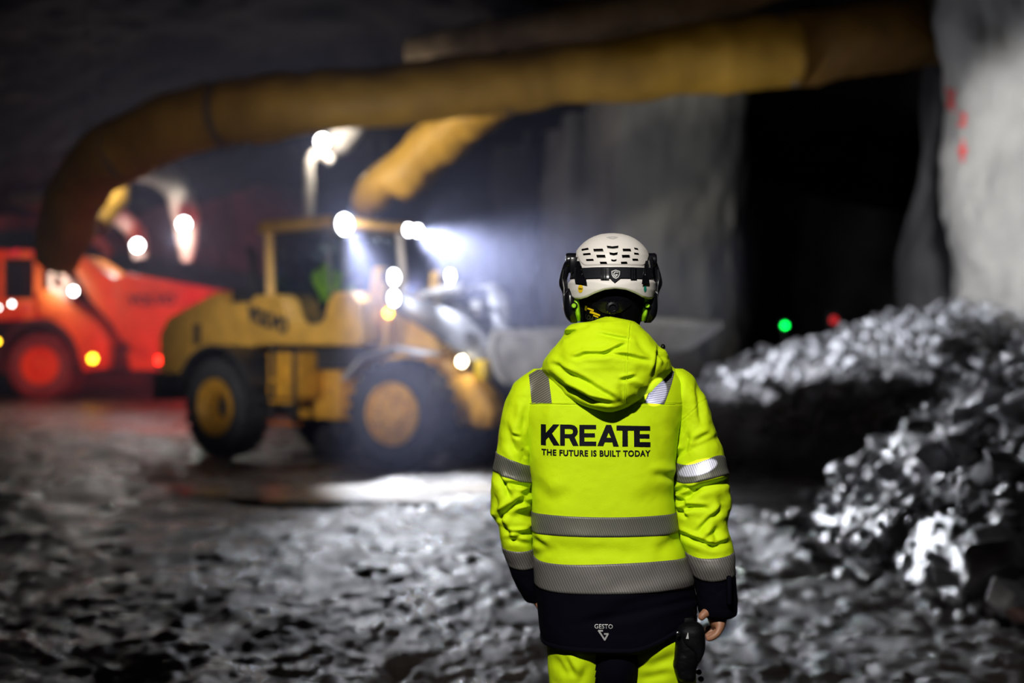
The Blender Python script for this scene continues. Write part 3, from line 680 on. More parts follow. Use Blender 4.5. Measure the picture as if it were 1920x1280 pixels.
# bucket: shell from a profile, with side plates and edge
def bucket():
    prof = [(1.62, 1.72), (1.60, 1.52), (1.68, 1.26), (1.88, 1.10), (2.20, 1.10), (2.75, 1.38), (3.34, 1.76)]
    out = spline(prof, 26); ins = []
    for i, p in enumerate(out):
        t = out[min(i + 1, 25)] - out[max(i - 1, 0)]; t = t / np.linalg.norm(t); n = np.array([-t[1], t[0]]); ins.append(p + n * .05)
    poly = [tuple(p) for p in out] + [tuple(p) for p in ins[::-1]]
    mb = MB(MF); mb.prism(poly, -1.36, 1.36); b = mb.build('bucket', M['steel'], LD)
    for sd in (-1, 1):
        mb = MB(MF); mb.prism([tuple(p) for p in out], sd * 1.36, sd * 1.31); mb.build('side_plate', M['steel'], b, smooth=False)
        mb = MB(MF); mb.tube([(1.60, sd * 1.34, 1.74), (3.36, sd * 1.34, 1.78)], .045, 6); mb.build('edge_bar', M['bright'], b)
    mb = MB(MF); mb.prism([(3.05, 1.52), (3.42, 1.74), (3.52, 1.86), (3.44, 1.90), (3.30, 1.86), (3.02, 1.64)], -1.40, 1.40); mb.build('cutting_edge', M['bright'], b)
    mb = MB(MF); mb.tube([(3.48, -1.40, 1.87), (3.48, 1.40, 1.87)], .065, 8); mb.build('lip_highlight', M['bright'], b)  # pale bar added to carry the bright lit lip
    for sd in (-1, 1):
        mb = MB(MF); mb.tube([(1.62, sd * 1.37, 1.72), (1.58, sd * 1.37, 1.52), (1.66, sd * 1.37, 1.28), (1.80, sd * 1.37, 1.14)], .055, 8); mb.build('corner_highlight', M['bright'], b)  # pale bar added to carry the lit rear corner
    mb = MB(MF); mb.tube([(1.60, -1.36, 1.73), (1.60, 1.36, 1.73)], .05, 8); mb.build('spill_edge', M['bright'], b)
bucket()
# work lights on the cab roof, beacon, mirror
def work_light(lx, ly, z, r, em, tilt=0):
    mb = MB(MR); mb.lathe([(r * .6, -.10), (r * 1.15, -.05), (r * 1.2, .04)], (lx, ly, z), 'x', 20); h = mb.build('work_light', M['dgrey'], LD)
    mb = MB(MR); mb.lathe([(r * 1.1, .035), (r, .06), (r * .3, .075)], (lx, ly, z), 'x', 20); mb.build('lamp_lens', M[em], h)
work_light(2.14, -.66, 3.24, .12, 'em_white'); work_light(2.10, .58, 3.24, .07, 'em_white'); work_light(2.10, .76, 3.24, .07, 'em_white')
mb = MB(MR); mb.box(1.9, 1.94, 1.02, 1.2, 2.95, 3.25); mb.tube([(1.9, .78, 3.25), (1.92, 1.05, 3.2)], .02, 6); mb.build('mirror', M['grey'], LD)
# lettering on the side panel
def text_mesh(s, size, bold=0.0, spacing=1.0, ext=0.0):
    cu = bpy.data.curves.new('text', 'FONT'); cu.body = s; cu.size = size; cu.offset = bold; cu.space_character = spacing; cu.extrude = ext; cu.align_x = 'CENTER'; cu.resolution_u = 4
    o = bpy.data.objects.new('text', cu); COL.objects.link(o); dg = bpy.context.evaluated_depsgraph_get(); dg.update()
    me = bpy.data.meshes.new_from_object(o.evaluated_get(dg)); bpy.data.objects.remove(o); bpy.data.curves.remove(cu); return me
me = text_mesh('VOLVO', .27, .02, ext=.004)
me.transform(MR @ Matrix.Translation((.95, -1.026, 1.86)) @ Matrix.Rotation(math.radians(14), 4, 'Y') @ Matrix.Rotation(math.radians(90), 4, 'X'))
link('lettering', me, M['dgrey'], parent=LD)
# the lamps' own light
def mw(mt, p): return mt @ Vector(p)
def aim(mt, p, d): return mt @ (Vector(p) + Vector(d))
COLD = (0.86, 0.90, 1.0)
p = (2.26, -.66, 3.22); lamp('roof_lamp_light', 'SPOT', mw(MR, p), 60, COLD, aim(MR, p, (1, -.25, -.30)), .10, 150, .6)
lamp('roof_lamp_beam', 'SPOT', mw(MR, p), 1150, COLD, (-0.2, 12.6, 0), .09, 30, 1.0)
lamp('roof_lamp_glow', 'POINT', aim(MR, p, (.12, -.05, 0)), 45, COLD, radius=.06)
lamp('roof_lamp_beam', 'SPOT', mw(MR, p), 9500, COLD, (-0.9, 16.0, 0), .09, 34, 1.0)
p = (2.22, .67, 3.22); lamp('roof_lamp_light', 'SPOT', mw(MR, p), 110, COLD, aim(MR, p, (1, .55, -.22)), .08, 150, .6)
lamp('roof_lamp_beam', 'SPOT', mw(MR, p), 8500, COLD, (5.2, 19.4, 1.5), .08, 34, .8)
p = (.08, -.98, 2.35); lamp('headlight_light', 'SPOT', mw(MF, p), 170, COLD, aim(MF, p, (1, -.12, -.35)), .08, 140, .6)
p = (-.10, .80, 2.40); lamp('heap_beam', 'SPOT', mw(MR, (2.22, .67, 3.22)), 9000, COLD, (3.3, 10.6, 0.3), .08, 34, 1.0)
lamp('headlight_light', 'SPOT', mw(MF, p), 300, COLD, aim(MF, p, (1, .2, -.06)), .08, 140, .6)
p = (-2.2, .2, 1.4); lamp('tail_light_light', 'SPOT', mw(MR, p), 16000, (1, .02, .015), (-12.3, 43, -0.3), .15, 42, .35)

# ================================================================== articulated hauler
HD = 43.0
def hp(px, py): v = PT(px, py, HD); return (v.x, v.z)
HL = root('articulated_hauler', (PT(200, 650, HD).x, HD + 1.2, 0), 'orange articulated dump hauler glowing in red light at the left', 'dump truck')
def hprism(name, pts, y0, y1, m, par=HL, bevel=.04, **k):
    mb = MB(); mb.prism([hp(*p) for p in pts], HD + y0, HD + y1); return mb.build(name, M[m], par, bevel=bevel, **k)
hb = hprism('dump_body', [(212, 522), (240, 512), (430, 546), (520, 560), (515, 600), (450, 618), (385, 628), (330, 664), (262, 662), (238, 645), (216, 590)], -.1, 2.7, 'orange')
for (a, b_) in (((240, 572), (470, 580)),):
    mb = MB(); (x0, z0), (x1, z1) = hp(*a), hp(*b_); mb.prism([(x0, z0), (x1, z1), (x1, z1 - .12), (x0, z0 - .12)], HD - .2, HD - .08); mb.build('body_rib', M['orange'], hb, bevel=.02)
hprism('body_front_plate', [(122, 477), (150, 477), (212, 521), (224, 598), (240, 640), (228, 640), (211, 609), (169, 562), (145, 517), (130, 492)], -.05, 2.7, 'orange')
hprism('side_member', [(164, 548), (178, 552), (246, 640), (246, 662), (232, 655)], .1, .5, 'dgrey')
hprism('front_bonnet', [(74, 548), (92, 540), (150, 582), (188, 608), (206, 640), (202, 690), (158, 696), (148, 660), (128, 622), (100, 600), (74, 592)], -.15, 2.4, 'orange')
hprism('rear_chassis', [(236, 655), (330, 664), (345, 680), (330, 694), (242, 694)], .1, 2.4, 'orange')
hprism('articulation_joint', [(198, 646), (240, 646), (240, 690), (198, 692)], .5, 2.0, 'dgrey')
cab = hprism('cab_body', [(-40, 600), (-40, 560), (74, 560), (76, 600)], .05, 2.3, 'orange')
hprism('cab_roof', [(-40, 468), (76, 468), (80, 482), (-40, 484)], 0, 2.35, 'orange')
for (x0, x1) in ((62, 76), (-6, 4), (-40, -30)): hprism('cab_pillar', [(x0, 482), (x1, 482), (x1, 562), (x0, 562)], .05, .2, 'orange', bevel=.01)
hprism('cab_pillar', [(62, 482), (76, 482), (76, 562), (62, 562)], 2.1, 2.3, 'orange', bevel=.01)
hprism('cab_window', [(5, 484), (61, 484), (61, 560), (5, 560)], .10, .12, 'glass', bevel=0)
hprism('driver_seat', [(26, 492), (56, 492), (58, 590), (26, 590)], .8, 1.5, 'grey')
for (x, y, e, r) in ((36, 475, 'em_dred', .11), (66, 476, 'em_dred', .08), (24, 476, 'em_dred', .08), (27, 570, 'em_white2', .05), (2, 577, 'em_white2', .04), (54, 577, 'em_dred', .10), (178, 672, 'em_amber', .12), (-1, 640, 'em_amber', .08), (142, 546, 'em_white', .10)):
    (xx, zz) = hp(x, y); mb = MB(); mb.lathe([(r * 1.15, .05), (r * 1.2, 0), (r, -.03)], (xx, HD - .2, zz), 'y', 16); h = mb.build('light', M['dgrey'], HL)
    mb = MB(); mb.lathe([(r, -.03), (r * .5, -.06)], (xx, HD - .2, zz), 'y', 16); mb.build('lamp_lens', M[e], h)
(xx, zz) = hp(142, 546); lamp('hauler_lamp_light', 'POINT', (xx - .5, HD - .7, zz + .2), 45, (1, .95, .85), radius=.05)
mb = MB()
for pts in (((100, 548), (97, 520), (98, 498), (110, 482), (122, 480)), ((104, 508), (122, 518), (142, 538)), ((100, 540), (118, 552), (136, 562)), ((124, 520), (122, 556))):
    mb.tube([(hp(*q)[0], HD - .1, hp(*q)[1]) for q in pts], .085, 8)
mb.build('handrail', M['ductw'], HL)
def hfender(cx, cy, r, m):
    pts = [(cx + r * math.cos(a), cy - r * math.sin(a)) for a in np.linspace(math.radians(-20), math.radians(200), 20)]; inn = [(cx + (x - cx) * .86, cy + (y - cy) * .86) for x, y in pts][::-1]
    hprism('mudguard', pts + inn, -.25, .7, m, bevel=0)
hfender(75, 674, 76, 'dgrey')
for (px, py, R, ry, rm, tm) in ((74, 678, 1.0, .35, 'orange', 'dusty'), (352, 690, .96, .35, 'yellow2', 'rubber'), (500, 690, .96, .35, 'yellow2', 'rubber'), (74, 678, 1.0, 2.2, 'orange', 'rubber'), (352, 690, .96, 2.2, 'yellow2', 'rubber')):
    (xx, zz) = hp(px, py); wheel(Matrix.Identity(4), xx, HD + ry, R, R, HL, -1, .56, rm, tm, .2, .36, 26)
me = text_mesh('VOLVO', .42, .02, ext=.004); (xx, zz) = hp(288, 571); me.transform(Matrix.Translation((xx, HD - .215, zz)) @ Matrix.Rotation(math.radians(90), 4, 'X')); link('lettering', me, M['dgrey'], parent=HL)
# ================================================================== the worker
YC = 3.6
def fold_disp(folds, px, py):
    """folds: (x0,y0,x1,y1,width px,depth mm[,ridge side]) measured on the garment; a valley with a ridge on its upper side"""
    d = np.zeros_like(px)
    for f in folds:
        x0, y0, x1, y1, wd, dp = f[:6]; rs = f[6] if len(f) > 6 else 1
        if wd > 2: wd *= 1.35; dp *= 1.3
        dx, dy = x1 - x0, y1 - y0; L = math.hypot(dx, dy); ux, uy = dx / L, dy / L
        s = (px - x0) * ux + (py - y0) * uy; t = -(px - x0) * uy + (py - y0) * ux
        if uy < 0 or (uy == 0 and ux < 0): pass
        e = sstep(-0.25 * L - wd, 0.25 * L, s) * (1 - sstep(0.75 * L, 1.25 * L + wd, s))
        if ux < 0: t = -t
        t = t * rs                                              # t>0 : below the line
        v = -np.exp(-(t / wd) ** 2) * 1.0 + 0.75 * np.exp(-((t + 1.7 * wd) / (1.2 * wd)) ** 2) + 0.25 * np.exp(-((t - 2.2 * wd) / (1.4 * wd)) ** 2)
        d += 0.001 * dp * e * v
    return d
class Loft:
    def __init__(s, rows, yc=YC, folds=(), amp=0.002, seed=0, nscale=9.0, zlift=None):
        R = np.array(rows, float); s.yc = yc
        ycs = R[:, 6] if R.shape[1] > 6 else np.full(len(R), yc)
        z = CAMZ - (R[:, 0] - HOR) / F * ycs; xl = (R[:, 1] - 960) / F * ycs; xr = (R[:, 2] - 960) / F * ycs
        s.Z = z; s.T = np.column_stack([(xl + xr) / 2, (xr - xl) / 2, R[:, 3], R[:, 4], R[:, 5], ycs])
        s.folds = folds; s.amp = amp; s.seed = seed; s.nscale = nscale; s.zlift = zlift
        h = np.diff(z); m = np.zeros_like(s.T); dl = np.diff(s.T, axis=0) / h[:, None]        # monotone cubic slopes
        m[0] = dl[0]; m[-1] = dl[-1]; a, b = dl[:-1], dl[1:]
        m[1:-1] = np.where(a * b > 0, 2 * a * b / np.where(np.abs(a + b) < 1e-12, 1, a + b), 0); s.Mm = m
    def par(s, z):
        Z = -s.Z; q = np.clip(-z, Z[0], Z[-1]); i = np.clip(np.searchsorted(Z, q) - 1, 0, len(Z) - 2)
        h = (Z[i + 1] - Z[i]); t = ((q - Z[i]) / h)[..., None]; h = h[..., None]
        p0, p1, m0, m1 = s.T[i], s.T[i + 1], -s.Mm[i] * h, -s.Mm[i + 1] * h
        return (2 * t ** 3 - 3 * t ** 2 + 1) * p0 + (t ** 3 - 2 * t ** 2 + t) * m0 + (-2 * t ** 3 + 3 * t ** 2) * p1 + (t ** 3 - t ** 2) * m1
    def pt(s, phi, z, off=0.0):
        phi = np.asarray(phi, float); z = np.asarray(z, float) + 0 * phi; phi = phi + 0 * z
        p = s.par(z); cx, ax, bb, bf, n, yc = [p[..., k] for k in range(6)]
        c, q = np.cos(phi), np.sin(phi); e = 2 / n
        X = cx + ax * np.sign(c) * np.abs(c) ** e; B = np.where(q > 0, bb, bf); Y = yc - B * np.sign(q) * np.abs(q) ** e
        nx = c / np.maximum(ax, .01); ny = -q / np.maximum(B, .01); L = np.hypot(nx, ny); nx /= L; ny /= L
        bw = sstep(-0.1, 0.45, q)
        px = 960 + F * X / Y; py = HOR - F * (z - CAMZ) / Y
        d = off + s.amp * fbm(np.stack([X, Y, z * 1.2], -1) * s.nscale, 4, s.seed) + bw * fold_disp(s.folds, px, py)
        X = X + nx * d; Y = Y + ny * d
        zz = z + (s.zlift(X, z) if s.zlift else 0)
        return np.stack([X, Y, zz], -1)
    def mesh(s, name, nz=220, nu=260, z0=None, z1=None, cap=True, off=0.0):
        z0 = s.Z[0] if z0 is None else z0; z1 = s.Z[-1] if z1 is None else z1
        t = np.linspace(0, 1, nz); zs = z0 + (z1 - z0) * t
        ph = np.linspace(0, 2 * np.pi, nu, endpoint=False)
        P = s.pt(ph[None, :], zs[:, None], off)
        me = grid_mesh(P, closed_u=True, cap=cap, name=name, flip=True); return me
    def band(s, name, top, bot, m, parent, off=0.002, nu=260, nv=10, ph0=None, ph1=None):
        closed = ph0 is None
        ph = np.linspace(0, 2 * np.pi, nu, endpoint=False) if closed else np.linspace(ph0, ph1, nu)
        call = lambda f, a, b: f(a, b) if f.__code__.co_argcount > 1 else f(a)
        x0 = s.T[len(s.T) // 2][0]; zm = .5 * (call(top, x0, .5) + call(bot, x0, .5))
        x = s.pt(ph, np.full(nu, zm))[:, 0]; q = np.sin(ph)
        zt = np.array([call(top, a, b) for a, b in zip(x, q)]); zb = np.array([call(bot, a, b) for a, b in zip(x, q)])
        t = np.linspace(0, 1, nv)[:, None]; Zz = zt[None, :] * (1 - t) + zb[None, :] * t
        P = s.pt(ph[None, :], Zz, off)
        e0 = s.pt(ph, zt, -0.003)[None]; e1 = s.pt(ph, zb, -0.003)[None]; P = np.concatenate([e0, P, e1], 0)
        me = grid_mesh(P, closed_u=closed, name=name, flip=True); return link(name, me, m, parent=parent, smooth=True)

WX = (1150 - 960) / F * YC
WK = root('person', (WX, YC, 0), 'person seen from behind in a yellow-green hi-vis jacket and white helmet, standing', 'person')

# ---- jacket torso
T_F = [(1003, 1012, 1020, 1022, 5, 5), (1230, 890, 1262, 895, 6, 5), (1004, 905, 1030, 935, 10, 3), (1240, 1030, 1270, 1010, 9, 4), (1050, 1028, 1110, 1040, 12, 3),
       (985, 757, 1300, 757, 1.3, 1.6), (1212, 762, 1240, 800, 9, 3), (1060, 762, 1048, 800, 9, 2.5), (1040, 935, 1060, 925, 10, 2.5), (1200, 940, 1262, 925, 14, 2.5),
       (1016, 770, 1006, 830, 9, 3), (1105, 1030, 1190, 1038, 10, 2.5), (1002, 1040, 1030, 1030, 7, 4), (1140, 1145, 1300, 1105, 9, 5), (1110, 1165, 1300, 1128, 7, 4)]
def lift(X, z): return sstep(.28, .46, X) * 0.055 * sstep(0.97, 0.83, z)
TOR = Loft([(636, 1098, 1190, .06, .06, 2), (650, 1078, 1212, .085, .08, 2), (668, 1048, 1235, .10, .09, 2.1), (684, 1022, 1258, .112, .10, 2.2), (700, 1002, 1276, .122, .105, 2.3),
            (720, 986, 1286, .132, .115, 2.5), (745, 980, 1288, .140, .12, 2.6), (780, 982, 1278, .148, .13, 2.7), (850, 990, 1266, .155, .14, 2.7), (920, 996, 1262, .158, .145, 2.7),
            (990, 998, 1268, .160, .15, 2.7), (1040, 1000, 1283, .165, .155, 2.7), (1090, 1003, 1297, .168, .16, 2.7), (1130, 1007, 1303, .168, .16, 2.7), (1170, 1010, 1303, .168, .16, 2.7),
            (1190, 1014, 1301, .166, .16, 2.7), (1199, 1020, 1297, .160, .155, 2.7), (1203, 1028, 1289, .150, .145, 2.7)], folds=T_F, amp=.0022, seed=3, zlift=lift)
def two_tone(me, zsplit):
    me.materials.clear(); me.materials.append(M['hivis']); me.materials.append(M['navy'])
    for p in me.polygons:
        if p.center.z < zsplit: p.material_index = 1
jk = TOR.mesh('jacket', 330, 400); two_tone(jk, 1.012)
JK = bpy.data.objects.new('jacket', jk); COL.objects.link(JK); jk.transform(Matrix.Translation(-wloc(WK))); JK.parent = WK
jk.polygons.foreach_set('use_smooth', [True] * len(jk.polygons)); JK['label'] = 'hi-vis yellow-green winter jacket with navy hem'
TOR.band('reflective_band', lambda x, q: 1.1637 - .008 * (1 - max(q, 0)) - .006 * math.cos((x - .24) * 9), lambda x, q: 1.1147 - .008 * (1 - max(q, 0)) - .004 * math.cos((x - .24) * 9), M['tape'], JK, .0018, 400)
TOR.band('reflective_band', lambda x, q: 1.0478 + .012 * (x - .24) / .30 * max(q, 0) - .002, lambda x, q: 0.975 + .004 * (x - .24) / .15 * max(q, 0), M['tape2'], JK, .0022, 400, 14)
hemz = float(TOR.Z[-2])
def hem_roll():
    ph = np.linspace(0, 2 * np.pi, 160, endpoint=False); c = TOR.pt(ph, np.full(160, hemz + .004), -.004); rows = []
    for a in np.linspace(0, 2 * np.pi, 10, endpoint=False):
        q = TOR.pt(ph, np.full(160, hemz + .004) + .011 * math.sin(a), -.004 + .010 * math.cos(a)); rows.append(q)
    P = np.array(rows); P = np.concatenate([P, P[:1]], 0); link('hem_binding', grid_mesh(P, closed_u=True, name='hem'), M['navy'], parent=JK, smooth=True)
hem_roll()
for (a, b) in ((.997, 1.003),):                                  # front zip flap
    TOR.band('front_flap', lambda x: 1.50, lambda x: .86, M['navy'], JK, .006, 14, 60, -np.pi / 2 - .14, -np.pi / 2 + .14)

# ---- sleeves
L_F = [(935, 893, 954, 928, 3.6, 9), (943, 905, 996, 912, 3.2, 6), (978, 925, 998, 919, 3.6, 6), (936, 967, 982, 934, 4.2, 10, 1), (940, 966, 998, 968, 5, 5, -1), (962, 816, 972, 819, 2.5, 4),
       (950, 800, 960, 836, 6, 5), (960, 836, 988, 870, 6, 5, -1), (982, 845, 987, 855, 3, 4), (941, 980, 956, 1006, 4, 6), (956, 997, 996, 999, 2.6, 4), (960, 1012, 998, 992, 4, 5),
       (930, 960, 938, 978, 4, 6), (975, 940, 998, 946, 4, 5), (985, 765, 982, 800, 5, 5), (952, 1010, 985, 1018, 3.5, 4), (925, 930, 934, 958, 5, 4), (970, 960, 998, 955, 4, 5), (968, 770, 975, 800, 8, 3)]
R_F = [(1272, 716, 1259, 772, 4.5, 10), (1259, 772, 1263, 812, 3.5, 6), (1310, 726, 1316, 786, 4.5, 6), (1289, 818, 1281, 846, 4, 5), (1265, 856, 1278, 844, 3, 5), (1304, 826, 1328, 814, 4, 5),
       (1283, 934, 1311, 914, 4.5, 10), (1311, 914, 1363, 901, 5, 9), (1268, 921, 1285, 914, 3.2, 6), (1285, 914, 1303, 916, 3, 5), (1276, 957, 1292, 950, 3.5, 7), (1292, 950, 1322, 952, 3.5, 6),
       (1266, 932, 1285, 943, 3, 5), (1272, 958, 1285, 968, 3, 6), (1341, 968, 1352, 955, 4, 6), (1340, 990, 1346, 1012, 6, 5, -1), (1274, 1000, 1300, 1011, 3.4, 7), (1300, 1011, 1336, 1024, 3.6, 8),
       (1336, 1024, 1362, 1017, 4, 6), (1311, 993, 1338, 965, 3.2, 4), (1324, 1011, 1346, 993, 4, 6), (1330, 1022, 1345, 1005, 3.5, 4), (1345, 775, 1350, 820, 6, 4), (1335, 735, 1305, 765, 1.2, 1.2),
       (1305, 765, 1263, 800, 1.2, 1.2), (1296, 842, 1345, 820, 5, 3), (1352, 935, 1362, 960, 5, 5)]
SL = Loft([(691, 1002, 1034, .03, .03, 2, 3.6), (697, 992, 1040, .05, .05, 2, 3.6), (706, 978, 1044, .062, .06, 2, 3.6), (720, 963, 1044, .072, .07, 2, 3.6), (740, 953, 1038, .078, .075, 2.1, 3.6), (770, 944, 1020, .080, .078, 2.1, 3.6), (800, 938, 1010, .080, .078, 2.1, 3.6),
           (850, 929, 1002, .078, .075, 2.1, 3.6), (900, 922, 1000, .074, .072, 2.1, 3.6), (930, 918, 999, .074, .07, 2.1, 3.605), (958, 919, 999, .072, .07, 2.1, 3.61), (973, 927, 1000, .066, .065, 2.1, 3.61), (985, 935, 1001, .066, .064, 2.1, 3.61), (1000, 937, 1001, .068, .062, 2.1, 3.615),
           (1030, 943, 1003, .062, .06, 2.1, 3.62), (1060, 953, 1007, .056, .055, 2.1, 3.63), (1090, 965, 1012, .052, .05, 2.1, 3.64), (1110, 976, 1016, .047, .047, 2.1, 3.645), (1122, 983, 1018, .042, .042, 2.1, 3.65), (1126, 987, 1016, .036, .036, 2.1, 3.65)], folds=L_F, amp=.0032, seed=21, nscale=12)
SR = Loft([(691, 1246, 1278, .03, .03, 2, 3.6), (697, 1238, 1288, .05, .05, 2, 3.6), (706, 1236, 1298, .062, .06, 2, 3.6), (720, 1238, 1308, .073, .07, 2, 3.6), (745, 1246, 1322, .082, .078, 2.1, 3.6), (775, 1256, 1333, .085, .08, 2.1, 3.6), (810, 1262, 1343, .086, .082, 2.1, 3.6),
           (850, 1262, 1355, .086, .082, 2.1, 3.595), (880, 1262, 1362, .084, .08, 2.1, 3.59), (920, 1263, 1367, .082, .08, 2.1, 3.59), (950, 1264, 1368, .080, .078, 2.1, 3.585), (975, 1266, 1364, .076, .074, 2.1, 3.58), (1000, 1270, 1368, .076, .074, 2.1, 3.58), (1030, 1282, 1373, .072, .07, 2.1, 3.58),
           (1060, 1292, 1377, .068, .066, 2.1, 3.57), (1090, 1299, 1380, .062, .06, 2.1, 3.57), (1120, 1305, 1382, .060, .056, 2.1, 3.57), (1140, 1308, 1382, .058, .054, 2.1, 3.57), (1150, 1312, 1380, .054, .05, 2.1, 3.57), (1156, 1322, 1372, .040, .038, 2.1, 3.57)], folds=R_F, amp=.0032, seed=31, nscale=12)
def sleeve(S, zs):
    me = S.mesh('sleeve', 300, 200); two_tone(me, zs); me.transform(Matrix.Translation(-wloc(WK)))
    o = bpy.data.objects.new('sleeve', me); COL.objects.link(o); o.parent = JK; me.polygons.foreach_set('use_smooth', [True] * len(me.polygons)); return o
sleeve(SL, 1.04); sleeve(SR, 1.018)
def bz(py, D): return CAMZ - (py - HOR) / F * D
xl0 = (962 - 960) / F * 3.55; xr0 = (1313 - 960) / F * 3.55
SL.band('reflective_band', lambda x: bz(862, 3.55) - .36 * (x - xl0), lambda x: bz(896, 3.55) - .33 * (x - xl0), M['tape'], JK, .0016)
SR.band('reflective_band', lambda x, q: bz(863, 3.53) + .34 * (x - xr0) * max(q, 0), lambda x, q: bz(898, 3.53) + .30 * (x - xr0) * max(q, 0), M['tape'], JK, .0016)
SL.band('reflective_band', lambda x, q: bz(1027, 3.58) - .006 * q, lambda x, q: bz(1064, 3.58) - .005 * q, M['tape2'], JK, .0016)
SR.band('reflective_band', lambda x, q: bz(1041, 3.54) + .010 - .012 * q + .08 * (x - .5) * max(q, 0), lambda x, q: bz(1084, 3.54) + .010 - .013 * q + .10 * (x - .5) * max(q, 0), M['tape2'], JK, .0016)
mb = MB(); c = PT(1346, 1110, 3.50)
for k in range(1): mb.box(c.x + .022, c.x + .034, c.y - .004, c.y + .03, c.z - .03, c.z + .04)
mb.build('cuff_tab', M['navy'], JK, bevel=.004)

def bvh_of(*objs):
    V = []; Fc = []
    for o in objs:
        off = wloc(o); b = len(V); V += [tuple(v.co + off) for v in o.data.vertices]; Fc += [tuple(b + i for i in p.vertices) for p in o.data.polygons]
    return BVHTree.FromPolygons(V, Fc)
BV = bvh_of(JK)
def decal(name, polys, m, parent, bv, D=3.44, off=.0014, cell=.008, mesh=None, ray=(0, 1, 0), y0=2.9, label=None):
    """polys in photo pixels on the plane at distance D, laid on to the surface that `bv` holds"""
    bm = bmesh.new()
    if mesh is not None: bm.from_mesh(mesh)
    else:
        for pl in polys:
            vs = [bm.verts.new(((p[0] - 960) / F * D, 0, CAMZ - (p[1] - HOR) / F * D)) for p in pl]
            try: bm.faces.new(vs)
            except ValueError: pass
    bmesh.ops.triangulate(bm, faces=bm.faces)
    xs = [v.co.x for v in bm.verts]; zs = [v.co.z for v in bm.verts]
    for ax, lo, hi in ((0, min(xs), max(xs)), (2, min(zs), max(zs))):
        t = lo + cell
        while t < hi:
            co = [0, 0, 0]; co[ax] = t; no = [0, 0, 0]; no[ax] = 1
            bmesh.ops.bisect_plane(bm, geom=bm.verts[:] + bm.edges[:] + bm.faces[:], plane_co=co, plane_no=no); t += cell
    d = Vector(ray).normalized(); miss = []
    for v in bm.verts:
        o = Vector((v.co.x, y0, v.co.z)); h = bv.ray_cast(o, d)
        if h[0] is None: miss.append(v)
        else: v.co = h[0] - d * off
    bmesh.ops.delete(bm, geom=miss, context='VERTS')
    me = bpy.data.meshes.new(name); bm.to_mesh(me); bm.free()
    return link(name, me, m, parent=parent, smooth=True, label=label)
def Z3(pts, ox=900, oy=690, s=5.3333): return [(ox + x / s, oy + y / s) for x, y in pts]
KREATE = [Z3([(612, 570), (662, 570), (662, 782), (612, 782)]), Z3([(662, 655), (735, 567), (797, 567), (722, 658), (688, 697), (662, 726)]), Z3([(688, 697), (722, 658), (800, 777), (738, 779)]),
          Z3([(803, 567), (850, 567), (850, 778), (803, 778)]), Z3([(850, 567), (915, 567), (948, 576), (972, 598), (930, 622), (922, 613), (905, 609), (850, 609)]), Z3([(972, 598), (980, 632), (974, 662), (930, 648), (932, 634), (930, 622)]),
          Z3([(974, 662), (950, 690), (925, 702), (850, 703), (850, 662), (905, 662), (922, 658), (930, 648)]), Z3([(892, 702), (948, 690), (987, 778), (930, 778)]),
          Z3([(995, 568), (1045, 568), (1045, 778), (995, 778)]), Z3([(1045, 568), (1163, 569), (1163, 611), (1045, 611)]), Z3([(1045, 652), (1151, 652), (1151, 692), (1045, 692)]), Z3([(1045, 735), (1163, 735), (1163, 778), (1045, 778)]),
          [(1120, 836), (1136.9, 796.6), (1141.7, 796.6), (1141.2, 811), (1137.5, 820.6), (1131.3, 836)], [(1141.7, 796.6), (1146.5, 796.6), (1160.6, 837), (1150, 836.8), (1146.2, 820.6), (1141.2, 811)], [(1137.5, 820.6), (1146.2, 820.6), (1148.6, 828.9), (1134, 828.8)],
          [(1156.3, 797.6), (1220.6, 799.3), (1220.6, 807.8), (1156.3, 806.9)], [(1167.5, 806.5), (1177.6, 806.5), (1177.6, 837), (1167.2, 837)], [(1189.4, 806.5), (1200.6, 806.5), (1200.2, 838), (1189.4, 837.4)],
          [(1200.4, 814.2), (1219, 814.5), (1219, 822.6), (1200.4, 822.2)], [(1200.2, 829), (1221, 829.6), (1221, 838.6), (1200.2, 838)]]
decal('back_print', KREATE, M['print_'], JK, BV)
def fit_text(s, x0, y0, x1, y1, D, bold=.02, spacing=1.0, slope=0.0):
    me = text_mesh(s, 1.0, bold, spacing); co = np.array([v.co[:] for v in me.vertices]); lo, hi = co.min(0), co.max(0)
    for v in me.vertices:
        u = (v.co.x - lo[0]) / (hi[0] - lo[0]); t = (v.co.y - lo[1]) / (hi[1] - lo[1]); px = x0 + (x1 - x0) * u; py = y1 + (y0 - y1) * t + slope * u
        v.co = ((px - 960) / F * D, 0, CAMZ - (py - HOR) / F * D)
    return me
decal('back_print', None, M['print_'], JK, BV, mesh=fit_text('THE FUTURE IS BUILT TODAY', 1016, 843.2, 1221, 855.2, 3.44, .036, 1.10, 1.3), cell=.01)
decal('maker_mark', None, M['silver'], JK, BV, D=3.43, mesh=fit_text('GESTO', 1114.8, 1169.6, 1148.6, 1177.6, 3.43, .004, 1.05), cell=.01)
def strokes(pts, wd):
    out = []
    for a, b in zip(pts[:-1], pts[1:]):
        dx, dy = b[0] - a[0], b[1] - a[1]; L = math.hypot(dx, dy); ux, uy = dx / L * wd / 2, dy / L * wd / 2
        out.append([(a[0] - ux * .6 - uy, a[1] - uy * .6 + ux), (b[0] + ux * .6 - uy, b[1] + uy * .6 + ux), (b[0] + ux * .6 + uy, b[1] + uy * .6 - ux), (a[0] - ux * .6 + uy, a[1] - uy * .6 - ux)])
    return out
decal('maker_mark', strokes(Z3([(1062, 580), (1012, 580), (1093, 702), (1136, 622), (1090, 622)], 980, 1100, 7.11), 3.1), M['silver'], JK, BV, D=3.43)
